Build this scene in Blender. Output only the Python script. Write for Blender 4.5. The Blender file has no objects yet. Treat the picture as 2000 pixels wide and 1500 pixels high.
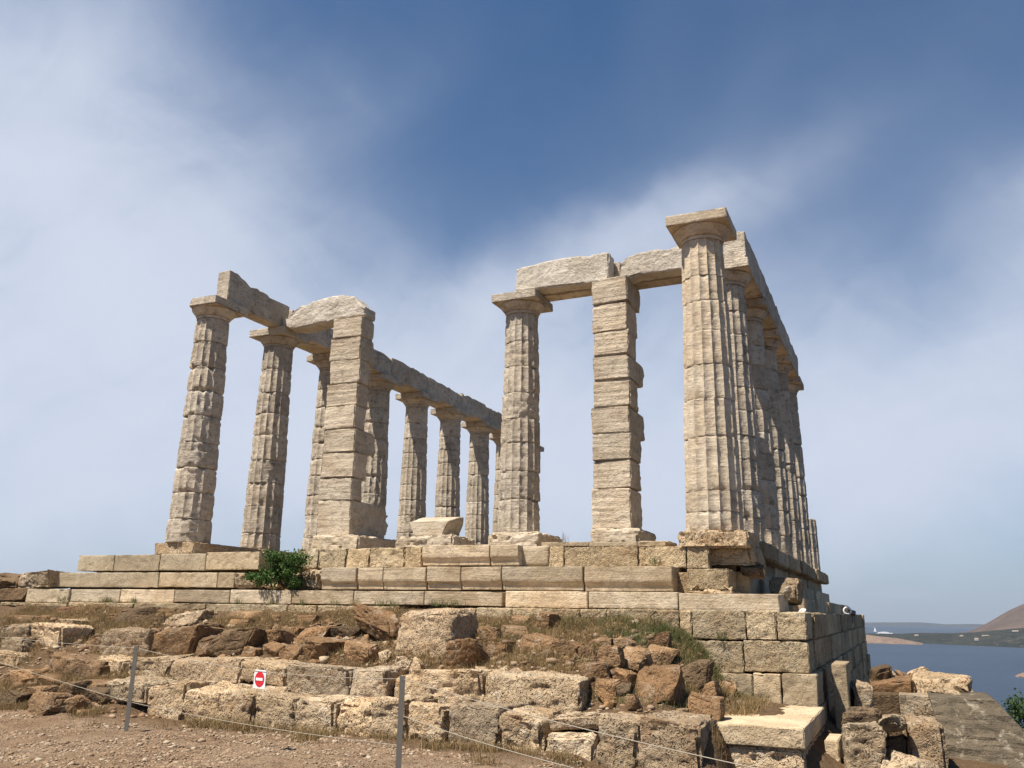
import bpy, math, random
import numpy as np
from mathutils import Vector, Matrix
SC = bpy.context.scene
COL = SC.collection
rng = np.random.RandomState(7)
random.seed(7)

# ------------------------------------------------------------------ camera
CP = np.array([9.078, -15.228, -1.350]); YAW, PIT, ROL, FPX = 0.42688, 0.26078, 0.017776, 1646.97
Fv = np.array([-math.sin(YAW)*math.cos(PIT), math.cos(YAW)*math.cos(PIT), math.sin(PIT)])
R0 = np.array([math.cos(YAW), math.sin(YAW), 0.0]); U0 = np.cross(R0, Fv)
Rv = R0*math.cos(ROL) + U0*math.sin(ROL); Uv = np.cross(Rv, Fv)
cd = bpy.data.cameras.new('camera'); cam = bpy.data.objects.new('camera', cd); COL.objects.link(cam)
cam.matrix_world = Matrix(((Rv[0], Uv[0], -Fv[0], CP[0]), (Rv[1], Uv[1], -Fv[1], CP[1]), (Rv[2], Uv[2], -Fv[2], CP[2]), (0, 0, 0, 1)))
cd.sensor_width = 36; cd.lens = FPX/2000*36; cd.clip_start = .1; cd.clip_end = 90000
SC.camera = cam

# ------------------------------------------------------------------ light
SUN_EL = math.radians(61.5); SUN_D = Vector((-.52, -.854))   # horizontal direction towards the sun
SUN_D.normalize()
sv = Vector((SUN_D.x*math.cos(SUN_EL), SUN_D.y*math.cos(SUN_EL), math.sin(SUN_EL)))
sl = bpy.data.lights.new('sun', 'SUN'); sl.energy = 5.0; sl.angle = math.radians(.53); sl.color = (1, .93, .82)
so = bpy.data.objects.new('sun', sl); COL.objects.link(so)
so.rotation_euler = sv.to_track_quat('Z', 'Y').to_euler()
SC.view_settings.view_transform = 'Standard'; SC.view_settings.look = 'None'
SC.view_settings.exposure = 0.80; SC.view_settings.gamma = 1

def ray(px, py):
    d = Fv + Rv*(px-1000)/FPX - Uv*(py-750)/FPX
    return d
def un(px, py, x=None, y=None, z=None, d=None):
    r = ray(px, py)
    if x is not None: t = (x-CP[0])/r[0]
    elif y is not None: t = (y-CP[1])/r[1]
    elif z is not None: t = (z-CP[2])/r[2]
    else: t = d
    return CP + r*t

class NT:
    def __init__(s, tree): s.t = tree; s.n = tree.nodes; s.l = tree.links; s.n.clear()
    def add(s, typ, **k):
        n = s.n.new(typ)
        for a, v in k.items():
            if a == 'inp':
                for i, val in v.items():
                    if hasattr(val, 'is_linked') or isinstance(val, bpy.types.NodeSocket): s.l.new(val, n.inputs[i])
                    else: n.inputs[i].default_value = val
            else: setattr(n, a, v)
        return n
    def math(s, op, a, b=0.0, c=0.0, clamp=False):
        n = s.add('ShaderNodeMath', operation=op, use_clamp=clamp)
        for i, v in enumerate((a, b, c)):
            if isinstance(v, bpy.types.NodeSocket): s.l.new(v, n.inputs[i])
            else: n.inputs[i].default_value = v
        return n.outputs[0]
    def mixc(s, f, a, b, typ='MIX'):
        n = s.add('ShaderNodeMix', data_type='RGBA', blend_type=typ)
        for i, v in ((0, f), (6, a), (7, b)):
            if isinstance(v, bpy.types.NodeSocket): s.l.new(v, n.inputs[i])
            else: n.inputs[i].default_value = v if i == 0 else (*v, 1)[:4]
        return n.outputs[2]
    def ramp(s, f, lo, hi):
        n = s.add('ShaderNodeMapRange', interpolation_type='SMOOTHSTEP')
        s.l.new(f, n.inputs[0]); n.inputs[1].default_value = lo; n.inputs[2].default_value = hi
        return n.outputs[0]
    def noise(s, vec, sc, det=4, rough=.55, dist=0):
        n = s.add('ShaderNodeTexNoise'); s.l.new(vec, n.inputs['Vector'])
        n.inputs['Scale'].default_value = sc; n.inputs['Detail'].default_value = det
        n.inputs['Roughness'].default_value = rough; n.inputs['Distortion'].default_value = dist
        return n.outputs[0]
    def scalev(s, vec, v, off=None):
        n = s.add('ShaderNodeMapping'); s.l.new(vec, n.inputs[0]); n.inputs['Scale'].default_value = v
        if off is not None: s.l.new(off, n.inputs['Location'])
        return n.outputs[0]

# ------------------------------------------------------------------ world: clear sky with high thin cirrus
wd = bpy.data.worlds.new('World'); SC.world = wd; wd.use_nodes = True
w = NT(wd.node_tree)
sky = w.add('ShaderNodeTexSky', sky_type='NISHITA', sun_disc=False)
sky.sun_elevation = SUN_EL; sky.sun_rotation = math.atan2(SUN_D.x, SUN_D.y)
sky.air_density = 1.0; sky.dust_density = 0.6; sky.ozone_density = 2.0; sky.altitude = 60
tc = w.add('ShaderNodeTexCoord'); D = tc.outputs['Generated']
sx = w.add('ShaderNodeSeparateXYZ'); w.l.new(D, sx.inputs[0])
nz = w.add('ShaderNodeTexNoise'); w.l.new(D, nz.inputs['Vector']); nz.inputs['Scale'].default_value = 2.6; nz.inputs['Detail'].default_value = 5; nz.inputs['Roughness'].default_value = .5
cen = w.add('ShaderNodeVectorMath', operation='SUBTRACT'); w.l.new(nz.outputs['Color'], cen.inputs[0]); cen.inputs[1].default_value = (.5, .5, .5)
scl = w.add('ShaderNodeVectorMath', operation='SCALE'); w.l.new(cen.outputs[0], scl.inputs[0]); scl.inputs['Scale'].default_value = .22
dd = w.add('ShaderNodeVectorMath', operation='ADD'); w.l.new(D, dd.inputs[0]); w.l.new(scl.outputs[0], dd.inputs[1])
DW = dd.outputs[0]
def blob(px, py, ax, ay, ang, amp, src=None):
    """soft elliptical cloud patch lying in a fixed direction of the sky"""
    c = Vector(ray(px, py)).normalized()
    e = c.cross(Vector((0, 0, 1))).normalized(); u = e.cross(c).normalized()
    a = math.radians(ang); e2 = e*math.cos(a)+u*math.sin(a); u2 = -e*math.sin(a)+u*math.cos(a)
    def dot(v):
        n = w.add('ShaderNodeVectorMath', operation='DOT_PRODUCT'); w.l.new(src or DW, n.inputs[0]); n.inputs[1].default_value = v
        return n.outputs['Value']
    p = w.math('DIVIDE', dot(e2), ax/FPX); q = w.math('DIVIDE', dot(u2), ay/FPX)
    r = w.math('ADD', w.math('MULTIPLY', p, p), w.math('MULTIPLY', q, q))
    g = w.math('EXPONENT', w.math('MULTIPLY', r, -1))
    front = w.math('GREATER_THAN', dot(c), 0)
    return w.math('MULTIPLY', w.math('MULTIPLY', g, amp), front)
BLOBS = [
 (-80, 400, 410, 240, 12, 1.45), (120, 580, 480, 230, -14, .75), (-60, 200, 260, 90, -38, .40), (330, 430, 260, 130, -40, .22),
 (480, 820, 1000, 220, 0, 1.0), (1190, 490, 330, 60, 18, .62), (980, 580, 420, 80, 22, .40),
 (880, 860, 900, 210, 5, .95), (1260, 640, 330, 150, 0, .30), (1800, 820, 700, 160, 4, 1.15), (2000, 520, 150, 90, 50, .80),
 (1330, 400, 200, 60, 40, .10), (620, 270, 200, 60, 40, .10)]
tot = None
for b in BLOBS:
    g = blob(*b); tot = g if tot is None else w.math('ADD', tot, g)
# wisps: streaky noise that breaks the veil up
c_ = Vector(ray(1000, 500)).normalized(); e_ = c_.cross(Vector((0, 0, 1))).normalized(); u_ = e_.cross(c_).normalized()
def streak(angdeg, along, across, sc, det, rough):
    a = math.radians(angdeg); A = e_*math.cos(a)+u_*math.sin(a); B = -e_*math.sin(a)+u_*math.cos(a); o = []
    for v, k in ((A, along), (B, across), (c_, across*.5)):
        n = w.add('ShaderNodeVectorMath', operation='DOT_PRODUCT'); w.l.new(DW, n.inputs[0]); n.inputs[1].default_value = v*k; o.append(n.outputs['Value'])
    cb = w.add('ShaderNodeCombineXYZ'); [w.l.new(o[i], cb.inputs[i]) for i in range(3)]
    return w.noise(cb.outputs[0], sc, det, rough, .5)
s1 = streak(28, 1.0, 3.2, 2.6, 7, .6); s2 = streak(-35, 1.0, 3.0, 3.1, 7, .6)
wis = w.math('MULTIPLY_ADD', w.math('SUBTRACT', w.math('ADD', s1, w.math('MULTIPLY', s2, .7)), .85), 1.7, 1.0)
mask = w.math('MULTIPLY', tot, wis)
mask = w.math('ADD', mask, w.math('MULTIPLY', w.math('SUBTRACT', w.noise(DW, 1.6, 5, .5), .46), .30))
mask = w.math('MULTIPLY', w.math('MAXIMUM', mask, 0.0), 1.0)
mask = w.math('SUBTRACT', 1.0, w.math('EXPONENT', w.math('MULTIPLY', mask, -1.35)))
# haze band towards the horizon
hz = w.math('EXPONENT', w.math('MULTIPLY', w.math('ABSOLUTE', sx.outputs[2]), -9.0))
small = blob(1762, 1163, 40, 7, -2, .16, src=D)
mask = w.math('ADD', mask, small)
tint = w.mixc(1.0, sky.outputs[0], (.50, .79, 1.0), 'MULTIPLY')
SKYC = w.mixc(w.math('MULTIPLY', hz, .75), tint, (3.5, 4.1, 5.0))
CLD = w.mixc(mask, SKYC, (6.6, 7.2, 8.5))
bg = w.add('ShaderNodeBackground'); w.l.new(CLD, bg.inputs[0]); bg.inputs[1].default_value = .0575
wo = w.add('ShaderNodeOutputWorld'); w.l.new(bg.outputs[0], wo.inputs[0])

# ------------------------------------------------------------------ numpy noise
def _h(ix, iy, iz, seed):
    h = (ix.astype(np.int64)*374761393 + iy.astype(np.int64)*668265263 + iz.astype(np.int64)*2147483647 + seed*1274126177) & 0xFFFFFFFF
    h = ((h ^ (h >> 13))*1274126177) & 0xFFFFFFFF
    h = (h ^ (h >> 16)) & 0xFFFFFF
    return h/float(0xFFFFFF)*2-1
def vn(P, seed=0):
    I = np.floor(P); f = P-I; f = f*f*(3-2*f); x, y, z = I[:, 0], I[:, 1], I[:, 2]
    r = 0
    for a in (0, 1):
        for b in (0, 1):
            for c in (0, 1):
                wgt = (f[:, 0] if a else 1-f[:, 0])*(f[:, 1] if b else 1-f[:, 1])*(f[:, 2] if c else 1-f[:, 2])
                r = r+wgt*_h(x+a, y+b, z+c, seed)
    return r
def fbm(P, o=4, seed=0, g=.5):
    r = 0; a = 1; s = 0
    for i in range(o):
        r = r+a*vn(P*(2.03**i)+17.3*i, seed+i*13); s += a; a *= g
    return r/s
def ss(x, a, b):
    t = np.clip((x-a)/(b-a), 0, 1); return t*t*(3-2*t)

# ------------------------------------------------------------------ mesh helpers
def tag(o, label=None, cat=None, group=None, kind=None):
    if label: o['label'] = label
    if cat: o['category'] = cat
    if group: o['group'] = group
    if kind: o['kind'] = kind
    return o
def obj(name, V, Fc, mat, parent=None, loc=(0, 0, 0), smooth=True, sharp=38):
    me = bpy.data.meshes.new(name)
    V = np.asarray(V, float)
    if isinstance(Fc, np.ndarray):
        nf, k = Fc.shape
        me.vertices.add(len(V)); me.vertices.foreach_set('co', V.ravel())
        me.loops.add(nf*k); me.loops.foreach_set('vertex_index', Fc.ravel().astype(np.int32))
        me.polygons.add(nf); me.polygons.foreach_set('loop_start', np.arange(0, nf*k, k, dtype=np.int32))
        try: me.polygons.foreach_set('loop_total', np.full(nf, k, dtype=np.int32))
        except Exception: pass
        me.update(calc_edges=True); me.validate()
    else:
        me.from_pydata([tuple(v) for v in V], [], Fc); me.update()
    if smooth:
        me.polygons.foreach_set('use_smooth', np.ones(len(me.polygons), dtype=bool))
        if sharp: me.set_sharp_from_angle(angle=math.radians(sharp))
    o = bpy.data.objects.new(name, me); COL.objects.link(o)
    if mat: me.materials.append(mat)
    if parent is not None: o.parent = parent
    o.location = loc
    return o
def empty(name, loc, rz=0):
    o = bpy.data.objects.new(name, None); o.empty_display_size = .2; COL.objects.link(o); o.location = loc; o.rotation_euler = (0, 0, rz); return o

_bc = {}
def boxgrid(nx, ny, nz):
    k = (nx, ny, nz)
    if k in _bc: return _bc[k]
    pts = {}; V = []; Q = []
    def vid(i, j, l):
        t = (i, j, l)
        if t not in pts: pts[t] = len(V); V.append(t)
        return pts[t]
    for j in range(ny):
        for l in range(nz):
            Q.append((vid(0, j, l), vid(0, j, l+1), vid(0, j+1, l+1), vid(0, j+1, l)))
            Q.append((vid(nx, j, l), vid(nx, j+1, l), vid(nx, j+1, l+1), vid(nx, j, l+1)))
    for i in range(nx):
        for l in range(nz):
            Q.append((vid(i, 0, l), vid(i+1, 0, l), vid(i+1, 0, l+1), vid(i, 0, l+1)))
            Q.append((vid(i, ny, l), vid(i, ny, l+1), vid(i+1, ny, l+1), vid(i+1, ny, l)))
    for i in range(nx):
        for j in range(ny):
            Q.append((vid(i, j, 0), vid(i, j+1, 0), vid(i+1, j+1, 0), vid(i+1, j, 0)))
            Q.append((vid(i, j, nz), vid(i+1, j, nz), vid(i+1, j+1, nz), vid(i, j+1, nz)))
    _bc[k] = (np.array(V, float)/np.array([nx, ny, nz])-.5, np.array(Q))
    return _bc[k]
def stone(sx, sy, sz, seed, res=.045, r=.02, amp=.01, fq=4, chip=.03, skew=.01, pits=0, cuts=0, bed=0, maxn=40, bump=0, ridge=0):
    """rounded, worn block centred on x,y with its bottom at z=0"""
    n = [int(np.clip(round(s/res), 3, maxn)) for s in (sx, sy, sz)]
    S = np.array([sx, sy, sz]); r = min(r, .45*min(S)); n = [k+4 for k in n]
    G, Q = boxgrid(*n); P = np.empty_like(G)
    for ax in range(3):
        k = n[ax]; a = min(r/S[ax], .3); line = np.concatenate([[0, a*.33], np.linspace(a, 1-a, k-3), [1-a*.33, 1]])-.5
        P[:, ax] = line[np.rint((G[:, ax]+.5)*k).astype(int)]*S[ax]
    del G; q = np.clip(P, -(S/2-r), S/2-r); d = P-q; L = np.linalg.norm(d, axis=1, keepdims=True); L[L == 0] = 1
    N = d/L; P = q+N*r; edge = np.clip((np.linalg.norm(d, axis=1)/r-1)/.42, 0, 1.5)
    off = np.array([seed*3.71 % 91, seed*7.13 % 83, seed*1.37 % 77]); W = P+off
    rs = np.random.RandomState(seed)
    if cuts:
        for k in range(cuts):
            v = rs.normal(size=3); v /= np.linalg.norm(v)
            ext = (np.abs(v)*S/2).sum()*rs.uniform(.52, .82); s = P@v
            P = P-np.outer(np.clip(s-ext, 0, None), v)*.92
    P = P+N*(fbm(W*fq, 4, seed)*amp)[:, None]
    if bump: P = P+N*(fbm(W*fq*4, 3, seed+9)*bump)[:, None]
    if ridge:
        for f_, a_ in ((1.6, 1.0), (4.1, .5)):
            v = np.abs(fbm(W*fq*f_+9, 2, seed+17)); P = P-N*(np.clip(.13-v, 0, .13)/.13*ridge*a_)[:, None]
    if chip:
        c = np.clip(fbm(W*5, 3, seed+3)+.12, 0, None)*chip*3*edge; P = P-N*c[:, None]
    if pits:
        h = np.clip(fbm(W*9, 2, seed+5)-.22, 0, .35)*pits*3; P = P-N*h[:, None]
    if bed:
        b = fbm(W*np.array([1.2, 1.2, 17]), 3, seed+7)*bed; P = P+N*np.array([1, 1, .2])*b[:, None]
    if skew:
        U = P/S
        for ax in range(3):
            c = rs.uniform(-skew, skew, 4); a, b = U[:, (ax+1) % 3], U[:, (ax+2) % 3]
            P[:, ax] += c[0]*a*2+c[1]*b*2+c[2]*a*b*4
    P[:, 2] += sz/2
    return P, Q

# ------------------------------------------------------------------ materials
def stone_mat(name, base, alt, dark, rough=.9, nscale=1.0, band=0.0, stain=.5, bump=.4, pit=0.0, white=0.0, pitc=.0, var=1.0, rust=0):
    m = bpy.data.materials.new(name); m.use_nodes = True; t = NT(m.node_tree)
    tcn = t.add('ShaderNodeTexCoord'); oi = t.add('ShaderNodeObjectInfo')
    cmb = t.add('ShaderNodeCombineXYZ')
    rr = t.math('MULTIPLY', oi.outputs['Random'], 37.0)
    for i in range(3): t.l.new(rr, cmb.inputs[i])
    va = t.add('ShaderNodeVectorMath', operation='ADD'); t.l.new(tcn.outputs['Object'], va.inputs[0]); t.l.new(cmb.outputs[0], va.inputs[1])
    V = va.outputs[0]
    n1 = t.noise(V, 1.7*nscale, 4, .6, .3); n2 = t.noise(V, 7*nscale, 5, .65, .2); n3 = t.noise(V, 38*nscale, 3, .6)
    c = t.mixc(t.ramp(n1, .35, .65), base, alt)
    if band:
        VB = t.scalev(V, (1.0, 1.0, 5.5)); VB2 = t.noise(VB, 1.3, 5, .62, 2.2)
        c = t.mixc(t.math('MULTIPLY', t.ramp(VB2, .46, .72), band), c, dark)
        VB3 = t.noise(t.scalev(V, (.7, .7, 13.0)), 1.6, 3, .6, 1.6)
        c = t.mixc(t.math('MULTIPLY', t.ramp(VB3, .5, .62), band*.28), c, (alt[0]*.8, alt[1]*.74, alt[2]*.66))
    c = t.mixc(t.math('MULTIPLY', t.ramp(n2, .5, .72), stain), c, dark)
    n4 = t.noise(V, 2.9*nscale, 6, .7, .5)
    c = t.mixc(t.math('MULTIPLY', t.ramp(n4, .56, .7), stain*.7), c, (dark[0]*.55, dark[1]*.55, dark[2]*.58))
    if rust:
        n6 = t.noise(V, 1.5, 5, .68, .8); c = t.mixc(t.math('MULTIPLY', t.ramp(n6, .50, .68), rust), c, (.31, .185, .095))
    if white:
        n5 = t.noise(V, 5*nscale, 5, .7, .6)
        c = t.mixc(t.math('MULTIPLY', t.ramp(n5, .54, .66), white), c, (.62, .57, .47))
    # fine grain and one tone per stone
    g = t.math('MULTIPLY_ADD', n3, .7, .65)
    tone = t.math('MULTIPLY_ADD', oi.outputs['Random'], .50*var, 1-.25*var)
    c = t.mixc(1.0, c, t.add('ShaderNodeCombineColor', inp={0: t.math('MULTIPLY', g, tone), 1: t.math('MULTIPLY', g, tone), 2: t.math('MULTIPLY', g, tone)}).outputs[0], 'MULTIPLY')
    hue = t.mixc(t.ramp(t.math('FRACT', t.math('MULTIPLY', oi.outputs['Random'], 7.31)), 0, 1), (1.06, .98, .89), (.98, .98, .98))
    c = t.mixc(.8*var, c, hue, 'MULTIPLY')
    h = t.math('ADD', t.math('MULTIPLY', n2, .5), t.math('MULTIPLY', n3, .28))
    h = t.math('ADD', h, t.math('MULTIPLY', t.noise(V, 16*nscale, 4, .7), .6))
    if band: h = t.math('ADD', h, t.math('MULTIPLY', VB3, .35))
    if pit:
        vo = t.add('ShaderNodeTexVoronoi', feature='SMOOTH_F1'); t.l.new(t.add('ShaderNodeVectorMath', operation='ADD', inp={0: V, 1: t.add('ShaderNodeVectorMath', operation='SCALE', inp={0: t.add('ShaderNodeTexNoise', inp={'Vector': V, 'Scale': 6.0}).outputs['Color']}).outputs[0]}).outputs[0], vo.inputs['Vector'])
        vo.inputs['Scale'].default_value = 13*nscale
        pm = t.math('MULTIPLY', t.ramp(vo.outputs['Distance'], .38, .12), t.ramp(t.noise(V, 3.1, 3, .6), .36, .6))
        h = t.math('SUBTRACT', h, t.math('MULTIPLY', pm, pit))
        c = t.mixc(t.math('MULTIPLY', pm, pitc), c, (dark[0]*.6, dark[1]*.5, dark[2]*.4))
    bp = t.add('ShaderNodeBump', inp={'Height': h, 'Strength': min(1, bump), 'Distance': .06})
    bs = t.add('ShaderNodeBsdfPrincipled', inp={'Base Color': c, 'Roughness': rough, 'Normal': bp.outputs[0]})
    bs.inputs['Specular IOR Level'].default_value = .15
    t.add('ShaderNodeOutputMaterial', inp={0: bs.outputs[0]})
    return m
def flat_mat(name, colr, rough=.6, metal=0, var=.15, sc=12):
    m = bpy.data.materials.new(name); m.use_nodes = True; t = NT(m.node_tree)
    tcn = t.add('ShaderNodeTexCoord'); n = t.noise(tcn.outputs['Object'], sc, 4, .6)
    c = t.mixc(n, tuple(x*(1-var) for x in colr), tuple(min(1, x*(1+var)) for x in colr))
    bs = t.add('ShaderNodeBsdfPrincipled', inp={'Base Color': c, 'Roughness': rough, 'Metallic': metal})
    t.add('ShaderNodeOutputMaterial', inp={0: bs.outputs[0]}); return m

M = {}
M['column'] = stone_mat('weathered_marble', (.52, .45, .36), (.41, .345, .265), (.15, .125, .10), band=.4, stain=.75, bump=.9, var=.45)
M['column_bright'] = stone_mat('cream_marble', (.55, .465, .355), (.46, .37, .26), (.20, .155, .12), band=.5, stain=.45, bump=.55, var=.3)
M['pier'] = stone_mat('layered_pier_marble', (.52, .445, .345), (.43, .35, .255), (.18, .145, .11), band=.32, stain=.6, bump=.7, var=.45)
M['white_marble'] = stone_mat('pale_marble', (.55, .49, .41), (.43, .375, .30), (.22, .185, .15), stain=.5, bump=.9, var=.2)
M['ashlar'] = stone_mat('bedded_marble', (.52, .435, .32), (.40, .315, .21), (.20, .155, .115), band=.5, stain=.45, bump=.5)
M['poros'] = stone_mat('pitted_poros', (.43, .345, .225), (.345, .265, .165), (.14, .105, .07), stain=.55, bump=1.0, pit=.45, white=.25, pitc=.4, rust=.3)
M['poros_smooth'] = stone_mat('fine_poros', (.42, .345, .24), (.34, .27, .18), (.17, .13, .095), stain=.45, bump=.5, pit=.25, pitc=.5)
M['pale_poros'] = stone_mat('pale_pitted_poros', (.49, .385, .26), (.38, .285, .18), (.15, .105, .07), stain=.5, bump=1.0, pit=1.0, white=.4, pitc=.5, rust=.5)
M['grey_poros'] = stone_mat('grey_pitted_poros', (.37, .29, .20), (.295, .225, .15), (.12, .09, .065), stain=.6, bump=1.0, pit=.8, white=.3, pitc=.5, rust=.5)
M['brown'] = stone_mat('rust_brown_rock', (.275, .17, .09), (.205, .13, .072), (.08, .05, .03), stain=.6, bump=1.0, pit=.3, white=.28, pitc=.4)
M['brown_dark'] = stone_mat('dark_brown_rock', (.165, .11, .062), (.13, .09, .055), (.06, .044, .032), stain=.6, bump=1.0, pit=.3, pitc=.4)
M['earth'] = None
M['steel'] = flat_mat('galvanised_steel', (.15, .135, .115), .6, .3)
M['rope'] = flat_mat('rope', (.33, .29, .23), .9)
M['white'] = flat_mat('white_paint', (.80, .80, .78), .5, 0, .04)
M['red'] = flat_mat('red_paint', (.55, .02, .03), .5, 0, .05)

M['house'] = flat_mat('limewashed_wall', (.42, .39, .35), .9)
def leaf_mat(name, a, b, tr=.25):
    m = bpy.data.materials.new(name); m.use_nodes = True; t = NT(m.node_tree)
    g = t.add('ShaderNodeNewGeometry')
    c = t.mixc(g.outputs['Random Per Island'], a, b)
    bs = t.add('ShaderNodeBsdfPrincipled', inp={'Base Color': c, 'Roughness': .75}); bs.inputs['Specular IOR Level'].default_value = .2
    tl = t.add('ShaderNodeBsdfTranslucent', inp={0: c}); mx = t.add('ShaderNodeMixShader', inp={0: tr, 1: bs.outputs[0], 2: tl.outputs[0]})
    t.add('ShaderNodeOutputMaterial', inp={0: mx.outputs[0]}); return m
M['dry'] = leaf_mat('dry_straw', (.36, .25, .12), (.16, .11, .05))
M['green'] = leaf_mat('grass_green', (.085, .105, .035), (.16, .15, .06))
M['leaf'] = leaf_mat('bush_leaf', (.025, .06, .014), (.09, .15, .035))
M['leaf_dark'] = leaf_mat('tree_leaf', (.03, .06, .018), (.06, .09, .03))
M['bark'] = stone_mat('bark', (.12, .09, .06), (.09, .07, .05), (.05, .04, .03))

# ------------------------------------------------------------------ terrain
def hgt(x, y):
    x = np.asarray(x, float); y = np.asarray(y, float)
    front = np.interp(y, [-60, -20, -9, -7, -5.75, -5.45, -5.0, -4.72, -4.35, -4.0, -3.0, -1.7, -1.0],
                      [-6, -3.1, -2.97, -2.95, -2.93, -2.93, -2.76, -2.66, -2.50, -2.16, -1.88, -1.44, -1.40])
    # the slope under the right-hand rubble: no second row of stones, lower in front of the bare foundation
    fr2 = np.interp(y, [-60, -20, -9, -7, -5.6, -5.2, -4.6, -3.6, -1.7, -1.0],
                    [-6, -3.15, -3.02, -3.1, -3.1, -2.72, -2.5, -2.22, -1.62, -1.6])
    a = ss(x, 5.5, 5.9); z = front*(1-a)+fr2*a
    b = ss(x, 5.9, 6.9)*ss(y, -5.6, -4.6); z = z*(1-b)+np.minimum(z, -2.62)*b
    # far left: the two stone rows give way to a plain bank
    fr3 = np.interp(y, [-60, -20, -9, -7, -6.1, -5.5, -5.0, -4.5, -4.0, -3.0, -1.7, -1.0], [-6, -3.1, -2.97, -2.93, -2.88, -2.82, -2.66, -2.45, -2.18, -1.9, -1.48, -1.42])
    c = ss(x, -.6, -1.8); z = z*(1-c)+fr3*c
    # right of the foundation: ground lower, then the hill falls away
    r = ss(x, 7.4, 8.3); lo = -3.1-.10*np.clip(x-8, 0, 50)
    z = z*(1-r)+np.minimum(z, lo)*r
    q = ss(x, 6.95, 7.25)*(1-ss(y, -4.6, -4.2)); z = z*(1-q)+np.minimum(z, -3.25)*q
    z = z - .40*np.clip(x-10.6, 0, None)*ss(x, 10, 13)
    z = z - .28*np.clip(y-3, 0, None)*ss(x, 7.6, 8.4)
    z = z - .30*np.clip(y-19, 0, None)*(1-ss(x, 7.6, 8.4))
    z = z - .35*np.clip(-9-x-1.5, 0, None)
    return np.maximum(z, -148)
def ground_z(x, y):
    x = np.atleast_1d(np.asarray(x, float)); y = np.atleast_1d(np.asarray(y, float))
    z = hgt(x, y); P = np.stack([x, y, np.zeros_like(x)], 1)
    near = ss(-y, -1.6, -1.9+4*0)  # only where ground is open
    slope = ss(y, -4.6, -4.0)*(1-ss(y, -1.9, -1.2))*(1-ss(x, 6.6, 7.2))
    z = z + (fbm(P*1.6, 4, 3)-.25)*.10*slope + fbm(P*.7, 3, 5)*.05 + np.abs(fbm(P*4, 3, 8))*.06*(.3+slope*1.6)
    return z
def hit(px, py):
    """where the line of sight meets the ground"""
    r = ray(px, py); t = np.linspace(6, 26, 2001); P = CP[None]+t[:, None]*r[None]
    g = hgt(P[:, 0], P[:, 1]); k = np.argmax(P[:, 2] < g)
    if not (P[:, 2] < g).any(): k = 1000
    return P[k]
def axis(lo, hi, step, far):
    a = list(np.arange(lo, hi+1e-6, step)); s = step; v = a[-1]
    while v < far: s *= 1.25; v += s; a.append(v)
    s = step; v = a[0]; b = []
    while v > -far: s *= 1.25; v -= s; b.append(v)
    return np.array(b[::-1]+a)
gx = axis(-12, 11, .05, 420); gy = axis(-11, -1.5, .05, 420)
X, Y = np.meshgrid(gx, gy); Z = ground_z(X.ravel(), Y.ravel())
Pg = np.stack([X.ravel(), Y.ravel(), Z], 1)
fine = fbm(Pg*np.array([9, 9, 9]), 3, 21)*.034*((np.abs(Pg[:, 0]) < 13) & (np.abs(Pg[:, 1]) < 14))
Pg[:, 2] += fine
nx, ny = len(gx), len(gy); I = np.arange(nx*ny).reshape(ny, nx)
Fg = np.stack([I[:-1, :-1].ravel(), I[:-1, 1:].ravel(), I[1:, 1:].ravel(), I[1:, :-1].ravel()], 1)
def earth_mat():
    m = bpy.data.materials.new('earth'); m.use_nodes = True; t = NT(m.node_tree)
    g = t.add('ShaderNodeNewGeometry'); V = g.outputs['Position']
    n1 = t.noise(V, .9, 5, .6, .4); n2 = t.noise(V, 5, 6, .7, .3); n3 = t.noise(V, 30, 5, .7)
    c = t.mixc(t.ramp(n1, .35, .65), (.30, .20, .125), (.36, .255, .17))
    c = t.mixc(t.math('MULTIPLY', t.ramp(n2, .5, .68), .6), c, (.165, .095, .05))
    # the bank is browner than the trodden path
    sp = t.add('ShaderNodeSeparateXYZ', inp={0: V}); bank = t.ramp(t.math('ADD', sp.outputs[1], t.math('MULTIPLY', n1, 1.2)), -5.9, -5.0)
    c = t.mixc(t.math('MULTIPLY', bank, .75), c, (.135, .083, .042))
    vo = t.add('ShaderNodeTexVoronoi', inp={'Vector': V, 'Scale': 34.0}); 
    gm = t.math('MULTIPLY', t.ramp(vo.outputs['Distance'], .42, .2), t.ramp(n2, .42, .58))
    c = t.mixc(t.math('MULTIPLY', gm, .65), c, t.mixc(.75, (.32, .25, .17), vo.outputs['Color'], 'MULTIPLY'))
    c = t.mixc(t.ramp(n3, .3, .8), t.mixc(.5, c, (.5, .45, .4), 'MULTIPLY'), c)
    h = t.math('ADD', t.math('MULTIPLY', n2, 1.0), t.math('MULTIPLY', n3, .7))
    h = t.math('ADD', h, t.math('MULTIPLY', gm, .35))
    bp = t.add('ShaderNodeBump', inp={'Height': h, 'Strength': 1.0, 'Distance': .07})
    bs = t.add('ShaderNodeBsdfPrincipled', inp={'Base Color': c, 'Roughness': .95, 'Normal': bp.outputs[0]}); bs.inputs['Specular IOR Level'].default_value = .1
    t.add('ShaderNodeOutputMaterial', inp={0: bs.outputs[0]}); return m
M['earth'] = earth_mat()
tag(obj('ground', Pg, Fg, M['earth'], sharp=None), kind='structure', label='brown stony ground of the headland')

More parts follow.
